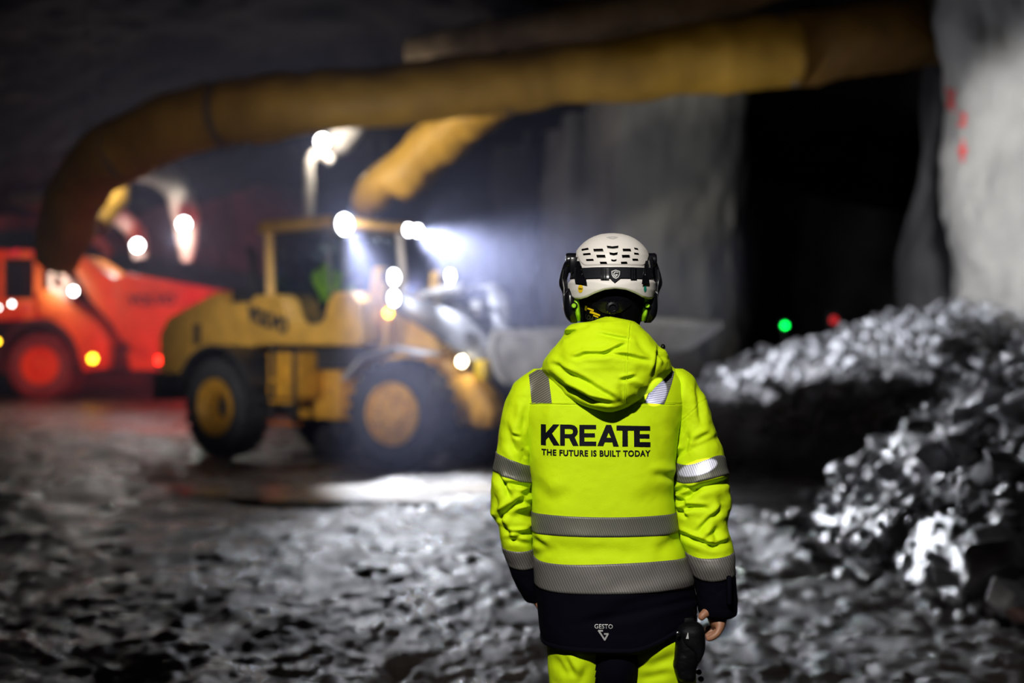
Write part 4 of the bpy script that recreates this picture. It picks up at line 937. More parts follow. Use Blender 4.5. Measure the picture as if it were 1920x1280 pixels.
# shoulder tapes run over the shoulder from the yoke seam
ST = Loft([tuple(list(r)) for r in [(684, 1022, 1258, .112, .10, 2.2), (757, 980, 1288, .140, .12, 2.6)]])
def strap(pts, m, sleeves=True):
    decal('shoulder_tape', [pts], m, JK, BVS, D=3.5, off=.0016, cell=.006, y0=2.9)
BVS = bvh_of(*[o for o in bpy.data.objects if o.name.startswith(('jacket', 'sleeve'))])
strap([(992, 703), (1024, 684), (1028, 700), (1034, 754.5), (997, 757.5)], M['tape3'])
strap([(1268, 697), (1238, 684), (1226, 720), (1205, 754), (1243, 757), (1256, 727)], M['tape4'])

# ---- hood lying on the shoulders
H_F = [(1080, 671, 1100, 664, 3.2, 5), (1100, 664, 1133, 664, 3, 5), (1133, 664, 1167, 648, 3, 6), (1145, 663, 1176, 668, 3, 4), (1176, 668, 1212, 676, 3.4, 5), (1038, 684, 1066, 702, 4, 5), (1066, 700, 1100, 717, 4, 5),
       (1100, 717, 1158, 752, 4, 5), (1037, 708, 1064, 729, 3.5, 5), (1062, 728, 1106, 750, 4.5, 12), (1106, 750, 1150, 757, 3.5, 6), (1126, 627, 1178, 637, 3, 5), (1052, 631, 1076, 620, 3, 9), (1085, 614, 1100, 611, 3, 4),
       (1166, 712, 1188, 707, 2.6, 5), (1183, 608, 1174, 668, 1.0, 1.6), (1174, 668, 1173, 758, 1.0, 1.6), (1233, 655, 1228, 700, 3, 4), (1195, 640, 1215, 665, 5, 4), (1236, 660, 1246, 672, 3.5, 8), (1140, 600, 1132, 612, 5, 3),
       (1050, 650, 1044, 690, 7, 3), (1120, 690, 1150, 700, 10, 3), (1190, 725, 1215, 742, 5, 4), (1165, 724, 1170, 746, 5, 3), (1200, 690, 1225, 700, 8, 3)]
HD_ = Loft([(594, 1134, 1148, .055, .03, 2, 3.56), (597, 1126, 1162, .075, .05, 2, 3.56), (602, 1112, 1186, .095, .07, 2, 3.56), (607, 1074, 1196, .108, .09, 2.1, 3.56), (616, 1061, 1206, .118, .10, 2.2, 3.56), (630, 1054, 1221, .130, .12, 2.2, 3.555), (645, 1041, 1233, .140, .12, 2.2, 3.55),
            (660, 1029, 1247, .148, .12, 2.2, 3.55), (678, 1019, 1256, .156, .10, 2.2, 3.55), (690, 1018, 1258, .160, .10, 2.2, 3.55), (705, 1025, 1250, .160, .09, 2.2, 3.55), (720, 1035, 1238, .158, .08, 2.1, 3.545), (735, 1048, 1222, .153, .07, 2.1, 3.54), (750, 1067, 1200, .143, .06, 2, 3.535),
            (760, 1088, 1182, .130, .05, 2, 3.53), (766, 1108, 1166, .115, .04, 2, 3.53), (769, 1124, 1152, .10, .03, 2, 3.53)], folds=H_F, amp=.0045, seed=51, nscale=9)
hm = HD_.mesh('hood', 260, 320); HOOD = link('hood', hm, M['hivis'], parent=JK, smooth=True)
mb = MB(); c = PT(1243, 650, 3.5); mb.ball(c, (.006, .008, .007)); mb.build('cord_stop', M['hblack'], JK)
BVH_ = bvh_of(HOOD)
def seam(pts, name, bv, D, par, m='hivis'):
    mb = MB(); q = []
    for p in spline(pts, 24):
        o = Vector(((p[0] - 960) / F * D, 2.9, CAMZ - (p[1] - HOR) / F * D)); h = bv.ray_cast(o, Vector((0, 1, 0)))
        if h[0] is not None: q.append(h[0] + Vector((0, -.0004, 0)))
    mb.tube(q, .0011, 6); mb.build(name, M[m], par)
seam([(1183, 610), (1178, 640), (1175, 668), (1174, 700), (1173, 730), (1172, 758)], 'seam', BVH_, 3.41, HOOD)
seam([(985, 757.8), (1040, 756.5), (1140, 757), (1240, 757.8), (1268, 757.8)], 'seam', BV, 3.46, JK)

# ---- helmet
def helmet_pt(phi, t, off=0.0):
    prof = np.array([(437.6, .5), (438.2, 10), (440, 22), (443.5, 33), (448, 42.5), (455, 52.5), (462, 59.5), (470, 65.5), (480, 70.2), (492, 73), (505, 75), (520, 76.6), (530, 78.2), (545, 79.0), (562, 77)])
    phi = np.asarray(phi, float); q = np.sin(phi)
    ang = np.degrees(phi) % 360
    dback = np.abs(((ang - 90 + 180) % 360) - 180)                 # 0 at the back
    rim = np.interp(dback, [0, 12, 25, 38, 50, 62, 75, 90, 130, 180], [543, 545, 551, 558, 561, 560.5, 555, 547, 540, 537])
    tt = np.asarray(t, float) + 0 * phi; py = 437.6 + (rim - 437.6) * tt
    r = np.interp(py, prof[:, 0], prof[:, 1]) / F * YC
    r = r * (1 - 0.02 * sstep(rim - 2, rim + 1, py))
    sy = np.where(q > 0, 1.22, 1.42)
    n = 2.15; c = np.cos(phi); X = WX - .003 + r * np.sign(c) * np.abs(c) ** (2 / n); Y = YC + .015 - sy * r * np.sign(q) * np.abs(q) ** (2 / n)
    Z = CAMZ - (py - HOR) / F * YC
    # raised crown panel, ledge flaring out under the strap
    low = 499.5 - 30 * sstep(40, 85, dback); d = off + .0022 * sstep(low + 2.5, low - 0.5, py) * (dback < 100) + .0055 * sstep(523, 532 + 8 * np.exp(-(dback / 18) ** 2), py)
    nx, ny = c, -q / sy; L = np.hypot(nx, ny); k = 0.35 + 0.65 * sstep(440, 470, py)
    X = X + nx / L * d * k; Y = Y + ny / L * d * k; Z = Z + d * (1 - k) * 1.2
    return np.stack([X, Y, Z], -1)
def rowt(n): return np.linspace(0, 1, n) ** 1.6
HM = root('helmet', (WX, YC, 0), None, None); HM.parent = WK; HM.location = (0, 0, 0)
def helmet():
    ph = np.linspace(0, 2 * np.pi, 300, endpoint=False); t = rowt(130)
    A = helmet_pt(ph[None, :], t[:, None]); B = helmet_pt(ph[None, :], t[:, None], -.004)[::-1]
    edge = (A[-1] + B[0]) / 2; edge[:, 2] -= .0018
    P = np.concatenate([A, edge[None], B], 0)
    me = grid_mesh(P, closed_u=True, cap=True, name='shell', flip=True)
    me.materials.append(M['white']); me.materials.append(M['vent'])
    for i, p in enumerate(me.polygons): p.material_index = 1 if i >= 130 * 300 else 0
    o = bpy.data.objects.new('helmet_shell', me); COL.objects.link(o)
    # ventilation slots cut right through the shell
    def zq(x, y): return (1040 + x / 6.74, 425 + y / 6.74)
    slots = []
    for (x, y, w_, h_, sl) in ((403, 258, 88, 17, -9), (565, 281, 124, 24, 2), (928, 281, 112, 23, -2), (1055, 259, 58, 16, 9), (422, 326, 96, 17, -2), (595, 363, 114, 24, 3), (912, 364, 106, 24, -3), (1055, 326, 70, 17, 3),
                           (457, 405, 94, 17, 2), (625, 448, 90, 19, 2), (887, 448, 86, 19, -3), (1036, 405, 82, 18, -2)):
        h_ *= 1.65
        slots.append([zq(x - w_ / 2, y - h_ / 2 - sl / 2), zq(x + w_ / 2 - 6, y - h_ / 2 + sl / 2), zq(x + w_ / 2 + 3, y + h_ / 2 + sl / 2), zq(x - w_ / 2 + 6, y + h_ / 2 - sl / 2)])
    for (x, y, w_, h_, dp) in ((748, 240, 150, 24, 10), (755, 328, 108, 24, 11), (757, 414, 74, 17, 8)):
        h_ *= 1.45
        slots.append([zq(x - w_ / 2, y - h_ / 2), zq(x, y - h_ / 2 + dp), zq(x + w_ / 2, y - h_ / 2), zq(x + w_ / 2 - 6, y + h_ / 2), zq(x, y + h_ / 2 + dp), zq(x - w_ / 2 + 6, y + h_ / 2)])
    mb = MB()
    for s in slots:
        mb.prism([((px - 960) / F * 3.47, CAMZ - (py - HOR) / F * 3.47) for px, py in s], 3.3, 3.61)
    me2 = bpy.data.meshes.new('c'); me2.from_pydata(mb.v, [], mb.f); bm = bmesh.new(); bm.from_mesh(me2); bmesh.ops.recalc_face_normals(bm, faces=bm.faces); bm.to_mesh(me2); bm.free()
    bm = bmesh.new(); bm.from_mesh(me); bmesh.ops.recalc_face_normals(bm, faces=bm.faces); bm.to_mesh(me); bm.free()
    me2.materials.append(M['white']); me2.materials.append(M['vent'])
    for p in me2.polygons: p.material_index = 1
    co = bpy.data.objects.new('c', me2); COL.objects.link(co)
    md = o.modifiers.new('b', 'BOOLEAN'); md.operation = 'DIFFERENCE'; md.object = co; md.solver = 'MANIFOLD'
    dg = bpy.context.evaluated_depsgraph_get(); dg.update(); res = bpy.data.meshes.new_from_object(o.evaluated_get(dg)); o.modifiers.clear()
    bpy.data.objects.remove(co); bpy.data.objects.remove(o)
    print('HELM', [m.name for m in res.materials], set(p.material_index for p in res.polygons)); keep = [p.material_index for p in res.polygons]; res.materials.clear(); oo = link('helmet_shell', res, [M['white'], M['vent']], parent=HM); res.polygons.foreach_set('material_index', [min(k, 1) for k in keep]); res.polygons.foreach_set('use_smooth', [True] * len(res.polygons)); res.set_sharp_from_angle(angle=math.radians(42))
    ph = np.linspace(0, 2 * np.pi, 120, endpoint=False)
    link('helmet_liner', grid_mesh(helmet_pt(ph[None, :], (rowt(60) * .93)[:, None], -.009), closed_u=True, cap=True, name='liner', flip=True), M['vent'], parent=HM, smooth=True)
    return oo
SHELL = helmet()
BVHE = bvh_of(SHELL)
# goggle strap round the helmet
def hband(name, top, bot, m, par, off, a0=-25, a1=205, n=160, nv=8):
    ang = np.linspace(a0, a1, n); ph = np.radians(ang); db = np.abs(ang - 90)
    rim = np.interp(db, [0, 12, 25, 38, 50, 62, 75, 90, 130, 180], [543, 545, 551, 558, 561, 560.5, 555, 547, 540, 537])
    rows = []
    for k in range(nv):
        py = top(db) + (bot(db) - top(db)) * k / (nv - 1); rows.append(helmet_pt(ph, (py - 437.6) / (rim - 437.6), off))
    e0 = helmet_pt(ph, (top(db) - 437.6) / (rim - 437.6), -.001); e1 = helmet_pt(ph, (bot(db) - 437.6) / (rim - 437.6), -.001)
    P = np.array([e0] + rows + [e1]); return link(name, grid_mesh(P, name=name, flip=True), m, parent=par, smooth=True)
# py here is on the helmet's own scale (at its centre distance); the back lies nearer and shows a little lower
strapo = hband('goggle_strap', lambda d: 505 - 3.0 * sstep(40, 80, d) + 0 * d, lambda d: 526 - 4 * sstep(40, 80, d), M['dstrap'], HM, .0025)
for (x0, x1) in ((585, 690), (965, 1050)):                       # strap sliders
    dd = [1040 + x / 6.74 for x in (x0, x1)]; decal('strap_buckle', [[(dd[0], 501.5), (dd[1], 501.5), (dd[1], 523.5), (dd[0], 523.5)]], M['hblack'], strapo, BVHE, D=3.47, off=.0052, cell=.004)
    for f in (.3, .62): 
        xx = dd[0] + (dd[1] - dd[0]) * f; decal('strap_buckle', [[(xx - 1.2, 502.5), (xx + 1.2, 502.5), (xx + 1.2, 522.5), (xx - 1.2, 522.5)]], M['dstrap'], strapo, BVHE, D=3.47, off=.0072, cell=.004)
def Zh(pts): return Z3(pts, 1040, 425, 6.74)
decal('emblem_plate', [Zh([(700, 545), (845, 545), (840, 640), (760, 702), (706, 650)])], M['dstrap'], strapo, BVHE, D=3.47, off=.0048, cell=.004)
sh = [(728, 560), (776, 543), (826, 560), (824, 602), (806, 632), (778, 648), (748, 632), (731, 602), (728, 560)]
decal('emblem', strokes(Zh(sh), 1.7) + strokes(Zh([(806, 572), (772, 566), (752, 585), (756, 612), (776, 625), (798, 600), (774, 600)]), 1.9), M['silver'], strapo, BVHE, D=3.47, off=.0062, cell=.004)
decal('strap_clip', [Zh([(265, 415), (318, 425), (345, 500), (345, 630), (390, 650), (400, 735), (262, 708), (270, 640), (255, 560)])], M['hblack'], HM, BVHE, D=3.52, off=.0075, cell=.004)
decal('strap_clip', [Zh([(1195, 420), (1150, 430), (1140, 510), (1150, 620), (1100, 655), (1090, 732), (1190, 715), (1200, 600)])], M['hblack'], HM, BVHE, D=3.52, off=.0075, cell=.004)
def ell(cx, cy, rx, ry, n=20): return [(cx + rx * math.cos(2 * math.pi * k / n), cy + ry * math.sin(2 * math.pi * k / n)) for k in range(n)]
decal('sticker', [Zh(ell(331, 778, 30, 52))], M['ystick'], HM, BVHE, D=3.5, off=.0012, cell=.003, label='yellow oval sticker')
decal('sticker', [Zh(ell(1148, 780, 20, 40))], M['gstick'], HM, BVHE, D=3.5, off=.0012, cell=.003, label='green oval sticker')
decal('sticker_print', strokes(Zh([(308, 765), (316, 790), (322, 765), (330, 790), (336, 770), (344, 790), (352, 772)]), .8), M['print_'], HM, BVHE, D=3.5, off=.002, cell=.004)
decal('crown_emblem', strokes(Zh([(662, 127), (690, 118), (738, 112), (790, 116), (806, 128), (740, 150), (662, 127)]), .7) + strokes(Zh([(690, 129), (738, 122), (785, 127), (740, 142), (690, 129)]), .6), M['silver'], HM, BVHE, D=3.52, off=.0006, cell=.004)

# ---- head cover, adjusting dial, ear defenders
HC = Loft([(452, 1120, 1176, .06, .06, 2, 3.62), (480, 1092, 1204, .10, .09, 2, 3.62), (530, 1084, 1212, .112, .085, 2.1, 3.62), (560, 1084, 1211, .112, .075, 2.1, 3.62), (580, 1088, 1208, .104, .07, 2.1, 3.62), (600, 1094, 1202, .090, .07, 2.1, 3.62), (625, 1098, 1196, .078, .075, 2.1, 3.61), (650, 1098, 1196, .075, .08, 2, 3.6)], amp=.0015, seed=61, nscale=20)
kn = link('knit_hood', HC.mesh('knit', 90, 120, off=0), M['knit'], parent=WK, smooth=True); BVK = bvh_of(kn)
c = PT(1148, 577, 3.50); mb = MB(); mb.lathe([(.0155, .006), (.0165, -.004), (.014, -.010), (.009, -.011), (.008, -.006), (.002, -.006)], c, 'y', 28)
for k in range(14):
    a = 2 * math.pi * k / 14; mb.lathe([(.0018, .004), (.0018, -.008)], (c.x + .0162 * math.cos(a), c.y, c.z + .0162 * math.sin(a)), 'y', 6)
dial = mb.build('adjusting_dial', M['hblack'], HM)
decal('nape_band', [[(1112, 567), (1130, 564), (1148, 566), (1165, 564), (1184, 567), (1184, 572), (1165, 585), (1148, 590), (1130, 585), (1112, 572)]], M['hblack'], HM, BVK, D=3.5, off=.003, cell=.004)
decal('neck_print', [Zh([(395, 990), (420, 998), (410, 1055), (388, 1045)]), Zh([(425, 1015), (500, 1045), (495, 1065), (420, 1035)]), Zh([(455, 1062), (470, 1060), (580, 1110), (575, 1128), (450, 1085)]), Zh([(500, 1110), (560, 1135), (555, 1150), (490, 1122)])], M['ystick'], WK, BVK, D=3.52, off=.0012, cell=.004)
me = fit_text('ADAT', 0, 0, 26, 8, 3.52, .01)
for v in me.vertices:                                            # small slanted word under the yellow bars
    X = v.co.x * F / 3.52 + 960; Y = HOR + (CAMZ - v.co.z) * F / 3.52; a = .42
    nx_, ny_ = 1098 + X * math.cos(a) - Y * math.sin(a), 587 + X * math.sin(a) * .9 + Y * math.cos(a); v.co = ((nx_ - 960) / F * 3.52, 0, CAMZ - (ny_ - HOR) / F * 3.52)
decal('neck_print', None, M['dgrey'], WK, BVK, D=3.52, off=.0012, cell=.006, mesh=me)
def muff(sd):
    S = (lambda x: x) if sd < 0 else (lambda x: 2 * 1145 - x)
    e = root('ear_defender', (0, 0, 0), None, None); e.location = (0, 0, 0); e.parent = WK
    def q(x, y, D=3.6): return PT(S(x), y, D)
    # outer cup: lofted shell, flat inside towards the head
    rows = [(541, 1063, 1074, .020, .020, 2.2), (546, 1059, 1079, .030, .03, 2.2), (556, 1056, 1082, .038, .038, 2.3), (575, 1056, 1083, .042, .042, 2.3), (590, 1059, 1083, .040, .04, 2.3), (599, 1064, 1083, .032, .032, 2.2), (605, 1070, 1082, .02, .02, 2)]
    rows = [(r[0] - .0, min(S(r[1]), S(r[2])), max(S(r[1]), S(r[2])), r[3], r[4], r[5], 3.60) for r in rows]
    link('cup_shell', Loft(rows, amp=.0002, seed=5).mesh('cup', 60, 60), M['hblack'], parent=e, smooth=True)
    rows = [(546, 1074, 1080, .028, .028, 2.2), (552, 1073, 1084, .036, .036, 2.3), (575, 1073, 1088, .044, .044, 2.3), (590, 1076, 1089, .042, .042, 2.3), (602, 1080, 1089, .024, .024, 2)]
    rows = [(r[0], min(S(r[1]), S(r[2])), max(S(r[1]), S(r[2])), r[3], r[4], r[5], 3.60) for r in rows]
    link('inner_cup', Loft(rows, amp=.0002, seed=6).mesh('cup2', 50, 60), M['lgreen'], parent=e, smooth=True)
    rows = [(540, 1083, 1092, .03, .03, 2.2), (575, 1085, 1096, .038, .038, 2.3), (603, 1088, 1096, .024, .024, 2)]
    rows = [(r[0], min(S(r[1]), S(r[2])), max(S(r[1]), S(r[2])), r[3], r[4], r[5], 3.60) for r in rows]
    link('ear_cushion', Loft(rows, amp=.0004, seed=7).mesh('cup3', 30, 50), M['knit'], parent=e, smooth=True)
    mb = MB(); c = q(1076, 573, 3.552); mb.lathe([(.006, .012), (.006, -.003), (.0045, -.005)], c, 'y', 18); mb.build('cup_knob', M['lgreen'], e)
    mb = MB(); c = q(1076, 573, 3.556); mb.lathe([(.0095, .012), (.0095, -.0015)], c, 'y', 18); mb.build('knob_seat', M['hblack'], e)
    # carrying arm from the helmet side, bulging outwards
    mb = MB(); pts = [q(1071, 489, 3.60), q(1064, 500, 3.60), q(1058, 515, 3.60), q(1056, 530, 3.60), q(1060, 545, 3.60), q(1066, 560, 3.60)]
    mb.tube([tuple(p) for p in spline([tuple(p) for p in pts], 18)], [.011, .0115, .012, .012, .011, .0105, .010, .010, .010, .0105, .011, .011, .010, .009, .009, .009, .009, .009], 12); mb.build('muff_arm', M['hblack'], e)
    mb = MB(); mb.tube([q(1057, 505, 3.585), q(1054, 522, 3.585), q(1057, 540, 3.585), q(1057, 565, 3.58), q(1061, 590, 3.58)], .0022, 8); mb.build('wire_band', M['chrome'], e)
    mb = MB(); c = q(1071, 489, 3.60); mb.lathe([(.018, -.014), (.020, -.008), (.020, .012), (.016, .016)], c, 'x', 24); mb.build('hinge_disc', M['hblack'], e)
    mb = MB(); mb.box(q(1076, 0).x - .012, q(1076, 0).x + .012, 3.565, 3.61, bz(512, 3.6), bz(483, 3.6)); mb.build('helmet_slot_adapter', M['hblack'], e, bevel=.004)
muff(-1); muff(1)

# ---- the body itself
def skin_mesh(name, pts, edges, levels=2):
    me = bpy.data.meshes.new(name); me.from_pydata([p[0] for p in pts], edges, []); me.update()
    o = bpy.data.objects.new(name, me); COL.objects.link(o); md = o.modifiers.new('s', 'SKIN'); md.use_smooth_shade = True; md.branch_smoothing = 0.2
    for i, p in enumerate(pts):
        r = p[1]; me.skin_vertices[0].data[i].radius = (r, r) if not isinstance(r, tuple) else r
        me.skin_vertices[0].data[i].use_root = (i == 0)
    s = o.modifiers.new('u', 'SUBSURF'); s.levels = levels; s.render_levels = levels
    dg = bpy.context.evaluated_depsgraph_get(); dg.update(); res = bpy.data.meshes.new_from_object(o.evaluated_get(dg)); bpy.data.objects.remove(o); res.materials.clear(); return res
def V3(px, py, D): return tuple(PT(px, py, D))
cx = WX
pts = [((cx, 3.60, .97), .13)]; edges = []
def chain(start, seq):
    k = start
    for p in seq:
        pts.append(p); edges.append((k, len(pts) - 1)); k = len(pts) - 1
    return k
chest = chain(0, [((cx, 3.60, 1.15), .12), ((cx - .01, 3.60, 1.36), .13)])
neck = chain(chest, [((cx - .005, 3.61, 1.52), .058), ((cx - .003, 3.62, 1.60), .056), ((cx - .003, 3.635, 1.68), (.070, .082)), ((cx - .003, 3.63, 1.76), (.072, .088))])
chain(neck - 1, [((cx - .003, 3.725, 1.695), .012)])             # nose
LW, RW = V3(1012, 1110, 3.66), V3(1338, 1140, 3.572)
la = chain(chest, [((.02 + .02, 3.60, 1.44), .06), (V3(962, 800, 3.6), .045), (V3(960, 950, 3.61), .04), (LW, .026)])
ra = chain(chest, [((.43, 3.60, 1.44), .06), (V3(1305, 800, 3.6), .045), (V3(1318, 950, 3.59), .04), (RW, .027)])
# right hand: palm faces the thigh, fingers curled forward and down
rp = chain(ra, [(V3(1343, 1158, 3.565), (.022, .030)), (V3(1346, 1171, 3.56), (.018, .030))])
for (a, b, c_, d) in (((1351, 1175, 3.535), (1345, 1187, 3.530), (1333, 1195, 3.53), (1323, 1198, 3.535)),
                      ((1348, 1176, 3.558), (1341, 1187, 3.556), (1330, 1192, 3.556), (1321, 1192, 3.56)),
                      ((1345, 1173, 3.580), (1337, 1183, 3.58), (1327, 1186, 3.582), (1320, 1184, 3.586)),
                      ((1342, 1169, 3.600), (1334, 1177, 3.602), (1326, 1179, 3.604), (1321, 1176, 3.606))):
    chain(rp, [(V3(*a), .0105), (V3(*b), .0095), (V3(*c_), .0088), (V3(*d), .0072)])
chain(ra, [(V3(1328, 1146, 3.54), .013), (V3(1317, 1152, 3.53), .0105), (V3(1311, 1162, 3.53), .0085)])
lp = chain(la, [(V3(1020, 1128, 3.67), (.022, .030)), (V3(1024, 1144, 3.675), (.018, .030))])
for k, dy in enumerate((-.03, -.01, .012, .032)):
    q = Vector(V3(1026, 1150, 3.675)) + Vector((0, dy, 0)); chain(lp, [(tuple(q), .0100), (tuple(q + Vector((.010, 0, -.028))), .0092), (tuple(q + Vector((.028, .002, -.040))), .0085), (tuple(q + Vector((.042, .002, -.036))), .0072)])
chain(la, [(V3(1012, 1132, 3.62), .013), (V3(1018, 1145, 3.61), .0105), (V3(1022, 1158, 3.61), .0085)])
for sd, (hx, kx, fx) in ((-1, (1090, 1082, 1078)), (1, (1215, 1226, 1232))):
    X = lambda p: (p - 960) / F * YC
    chain(0, [((X(hx), 3.60, .88), .085), ((X(kx), 3.59, .50), .055), ((X(fx), 3.62, .10), .036), ((X(fx), 3.72, .05), .035)])
body = skin_mesh('body', pts, edges, 2)
BODY = link('body', body, M['skin'], parent=WK, smooth=True)
for sx in (-1, 1):
    mb = MB(); mb.ball((cx - .003 + sx * .031, 3.708, 1.712), .011); mb.build('eye', M['white'], WK)

# ---- trousers, one lofted leg each, joined at the seat; dark stretch panel between
TF = [(1060, 1235, 1075, 1262, 5, 6), (1045, 1240, 1060, 1262, 6, 5), (1220, 1250, 1260, 1232, 8, 5), (1100, 1250, 1090, 1275, 6, 3), (1210, 1270, 1250, 1262, 6, 4)]
def leg(sd, rows):
    L = Loft(rows, folds=TF, amp=.004, seed=70 + sd, nscale=7); me = L.mesh('trouser_leg', 260, 160)
    me.materials.clear(); me.materials.append(M['hivis']); me.materials.append(M['navy'])
    for p in me.polygons:
        c = p.center; inner = (c.x > PT(1117, 0, 3.47).x + .0 if sd < 0 else c.x < PT(1174 + max(0, (.85 - c.z)) * 90, 0, 3.47).x)
        if inner or c.z < .30 and c.z > .22: p.material_index = 1
    return L, me
TR = bpy.data.objects.new('trousers', None); COL.objects.link(TR); TR.parent = WK; TR['label'] = 'hi-vis trousers with a dark inner panel'
def zrow(z, x0, x1, b, f, n=2.2, y=3.6): return (HOR + (CAMZ - z) / y * F, 960 + x0 / y * F, 960 + x1 / y * F, b, f, n, y)
lx0 = PT(1027, 0, 3.6).x; rx1 = PT(1300, 0, 3.6).x; md = PT(1150, 0, 3.6).x
LL, lm = leg(-1, [zrow(.98, lx0 + .02, md + .01, .12, .12), zrow(.86, lx0 - .002, md + .005, .135, .12), zrow(.78, lx0, md - .012, .125, .11), zrow(.70, lx0 + .004, md - .025, .11, .10), zrow(.50, lx0 + .01, md - .045, .095, .09), zrow(.30, lx0 + .02, md - .055, .09, .08), zrow(.12, lx0 + .02, md - .055, .09, .085), zrow(.06, lx0 + .02, md - .055, .09, .085)])
RL, rm = leg(1, [zrow(.98, md - .01, rx1 - .02, .12, .12), zrow(.86, md - .005, rx1 + .004, .135, .12), zrow(.78, md + .012, rx1 + .006, .125, .11), zrow(.70, md + .025, rx1 + .004, .11, .10), zrow(.50, md + .05, rx1, .095, .09), zrow(.30, md + .06, rx1 - .005, .09, .08), zrow(.12, md + .06, rx1 - .005, .09, .085), zrow(.06, md + .06, rx1 - .005, .09, .085)])
for me in (lm, rm):
    me.transform(Matrix.Translation(-wloc(WK))); o = bpy.data.objects.new('trouser_leg', me); COL.objects.link(o); o.parent = TR; me.polygons.foreach_set('use_smooth', [True] * len(me.polygons))
mb = MB(); mb.ball((md, 3.575, .80), (.075, .125, .12), 24, 16); mb.build('seat_panel', M['navy'], TR)
for (px, py) in ((1310, 1259), (1314, 1272)):
    mb = MB(); mb.ball(PT(px, py, 3.56), (.008, .008, .007)); mb.build('press_stud', M['hblack'], TR)
for L, o_ in ((LL, 0), (RL, 1)): L.band('reflective_band', lambda x: .42, lambda x: .36, M['tape2'], TR, .002, 120)
for sd, x in ((-1, (lx0 + md) / 2 - .02), (1, (rx1 + md) / 2 + .02)):
    b = Loft([zrow(.16, x - .055, x + .055, .07, .07), zrow(.10, x - .055, x + .055, .075, .12), zrow(.06, x - .056, x + .056, .078, .19), zrow(.025, x - .056, x + .056, .08, .21), zrow(.002, x - .054, x + .054, .078, .205)], amp=.001, seed=80)
    bo = link('boot', b.mesh('boot', 60, 60), M['leather'], parent=WK, smooth=True)
    s = Loft([zrow(.024, x - .060, x + .060, .085, .215), zrow(-.004, x - .060, x + .060, .085, .215)], amp=0); link('sole', s.mesh('sole', 6, 60), M['hblack'], parent=bo, smooth=True)

# ---- radio pouch hanging at the right hip
PCH = root('radio_pouch', tuple(PT(1292, 1250, 3.46)), 'black leather radio pouch hanging from the belt at the right hip', 'pouch')
def prow(py, x0, x1, b, f, n=2.6, y=3.46): return (py, x0, x1, b, f, n, y)
pl = Loft([prow(1168, 1288, 1306, .012, .012), prow(1171, 1278, 1312, .022, .022), prow(1180, 1270, 1318, .030, .03), prow(1195, 1267, 1320, .033, .033), prow(1215, 1266, 1319, .034, .034), prow(1234, 1264, 1313, .034, .034), prow(1250, 1263, 1305, .032, .032), prow(1266, 1268, 1303, .030, .03), prow(1274, 1274, 1300, .022, .022)], amp=.0015, seed=90, nscale=25)
link('pouch_body', pl.mesh('pouch', 90, 90), M['leather'], parent=PCH, smooth=True); BVP = bvh_of(*[o for o in PCH.children])
fl = Loft([prow(1166, 1286, 1308, .016, .012), prow(1170, 1276, 1315, .028, .024), prow(1182, 1268, 1320, .037, .034), prow(1200, 1272, 1321, .039, .036), prow(1222, 1296, 1319, .038, .036), prow(1234, 1300, 1313, .034, .03)], amp=.001, seed=91, nscale=25)
link('pouch_flap', fl.mesh('flap', 60, 90), M['leather'], parent=PCH, smooth=True)
mb = MB(); mb.lathe([(.005, .0), (.005, -.003), (.003, -.004)], PT(1271, 1187, 3.42), 'y', 14); mb.build('press_stud', M['chrome'], PCH)
decal('pouch_mark', [[(1289.5, 1186), (1290.5, 1186), (1291.2, 1197), (1286, 1197.5)]], M['silver'], PCH, bvh_of(*[o for o in PCH.children if o.type == 'MESH' and 'flap' in o.name]), D=3.42, off=.001, cell=.01)
mb = MB(); mb.box(PT(1282, 0, 3.47).x, PT(1302, 0, 3.47).x, 3.47, 3.53, bz(1178, 3.47), bz(1158, 3.47)); mb.build('belt_loop', M['leather'], PCH, bevel=.004)

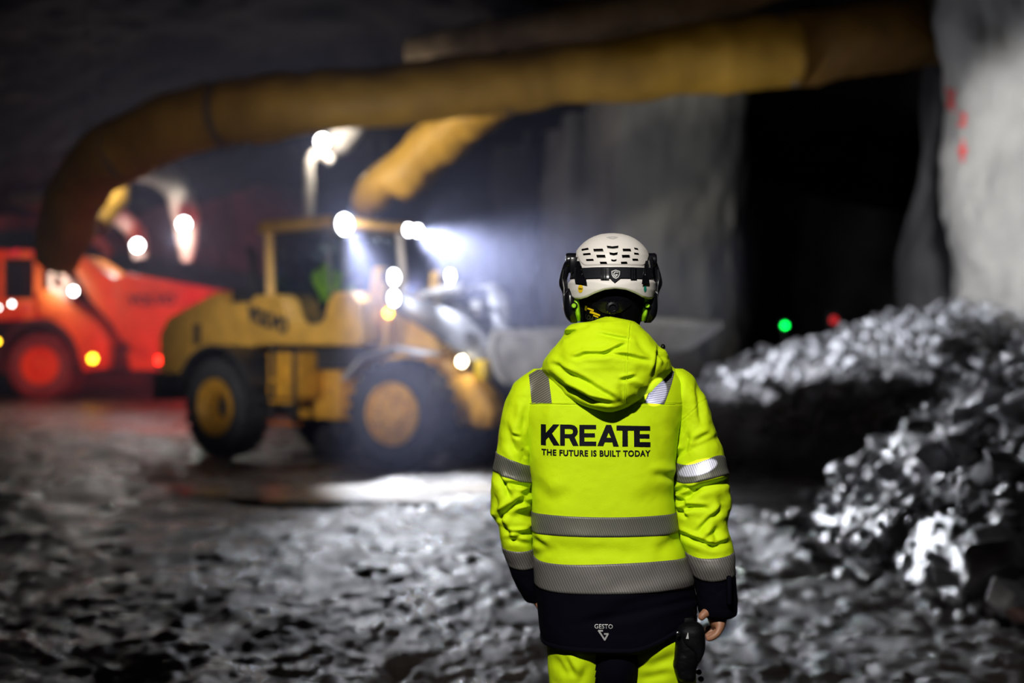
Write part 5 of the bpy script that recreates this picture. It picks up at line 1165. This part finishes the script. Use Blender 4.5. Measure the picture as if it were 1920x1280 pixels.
# ---- driver in the loader cab
DM = MR
def dv(x, y, z): return tuple(DM @ Vector((x, y, z)))
DR = root('person', tuple(DM @ Vector((1.0, 0, 2.1))), 'person in a yellow-green hi-vis jacket seated in the loader cab, arm on the wheel', 'person')
dp = [(dv(1.0, 0, 2.17), .15)]; de = []
def ch(start, seq):
    k = start
    for p in seq: dp.append(p); de.append((k, len(dp) - 1)); k = len(dp) - 1
    return k
c1 = ch(0, [(dv(1.0, 0, 2.40), .14), (dv(1.02, 0, 2.62), .15)]); ch(c1, [(dv(1.04, 0, 2.76), .06), (dv(1.08, 0, 2.86), .09), (dv(1.08, 0, 2.97), .09)])
for sy in (-1, 1):
    ch(c1, [(dv(1.04, sy * .22, 2.60), .07), (dv(1.20, sy * .27, 2.38), .055), (dv(1.45, sy * .17, 2.42), .042), (dv(1.60, sy * .14, 2.52), .04)])
    ch(0, [(dv(1.2, sy * .13, 2.16), .09), (dv(1.52, sy * .16, 2.2), .07), (dv(1.66, sy * .16, 2.02), .05)])
dm = skin_mesh('body', dp, de, 2); dm.materials.append(M['hivis']); dm.materials.append(M['skin']); dm.materials.append(M['navy'])
DB = bpy.data.objects.new('body', dm); COL.objects.link(DB); dm.transform(Matrix.Translation(-Vector(DR.location))); DB.parent = DR
inv = DM.inverted()
for p in dm.polygons:
    c = inv @ (p.center + Vector(DR.location)); p.use_smooth = True
    p.material_index = 1 if (c.z > 2.76 or c.x > 1.54 and c.z > 2.4) else (2 if c.z < 2.22 else 0)
mb = MB(DM); mb.lathe([(.14, 2.94), (.15, 2.96), (.13, 3.04), (.08, 3.09), (.01, 3.11)], (1.07, 0, 0), 'z', 24); mb.build('helmet', M['white'], DR)
# ================================================================== haze volumes added for the lamp glow beyond the worker
def haze(name, dens, c, r, label):
    m = bpy.data.materials.new('glow_haze'); m.use_nodes = True; N = m.node_tree.nodes; L = m.node_tree.links
    N.remove(N['Principled BSDF']); v = N.new('ShaderNodeVolumeScatter'); v.inputs['Color'].default_value = (0.62, 0.66, 1.0, 1)
    v.inputs['Density'].default_value = dens; v.inputs['Anisotropy'].default_value = 0.55
    L.new(v.outputs[0], N['Material Output'].inputs['Volume'])
    mb = MB(); mb.ball(c, r, 48, 24)
    o = mb.build(name, m, base=c, smooth=False)
    tag(o, label, 'haze', kind='stuff')
haze('glow_haze', 0.0065, (-3.6, 29, 2.9), (8.2, 16.5, 5.2), 'thin bluish haze volume added for the lamp glow around the loader')
haze('glow_haze', 0.008, (-1.9, 19.9, 3.0), (2.3, 2.3, 1.7), 'denser haze ball added for the glow around the roof lamps of the loader cab')
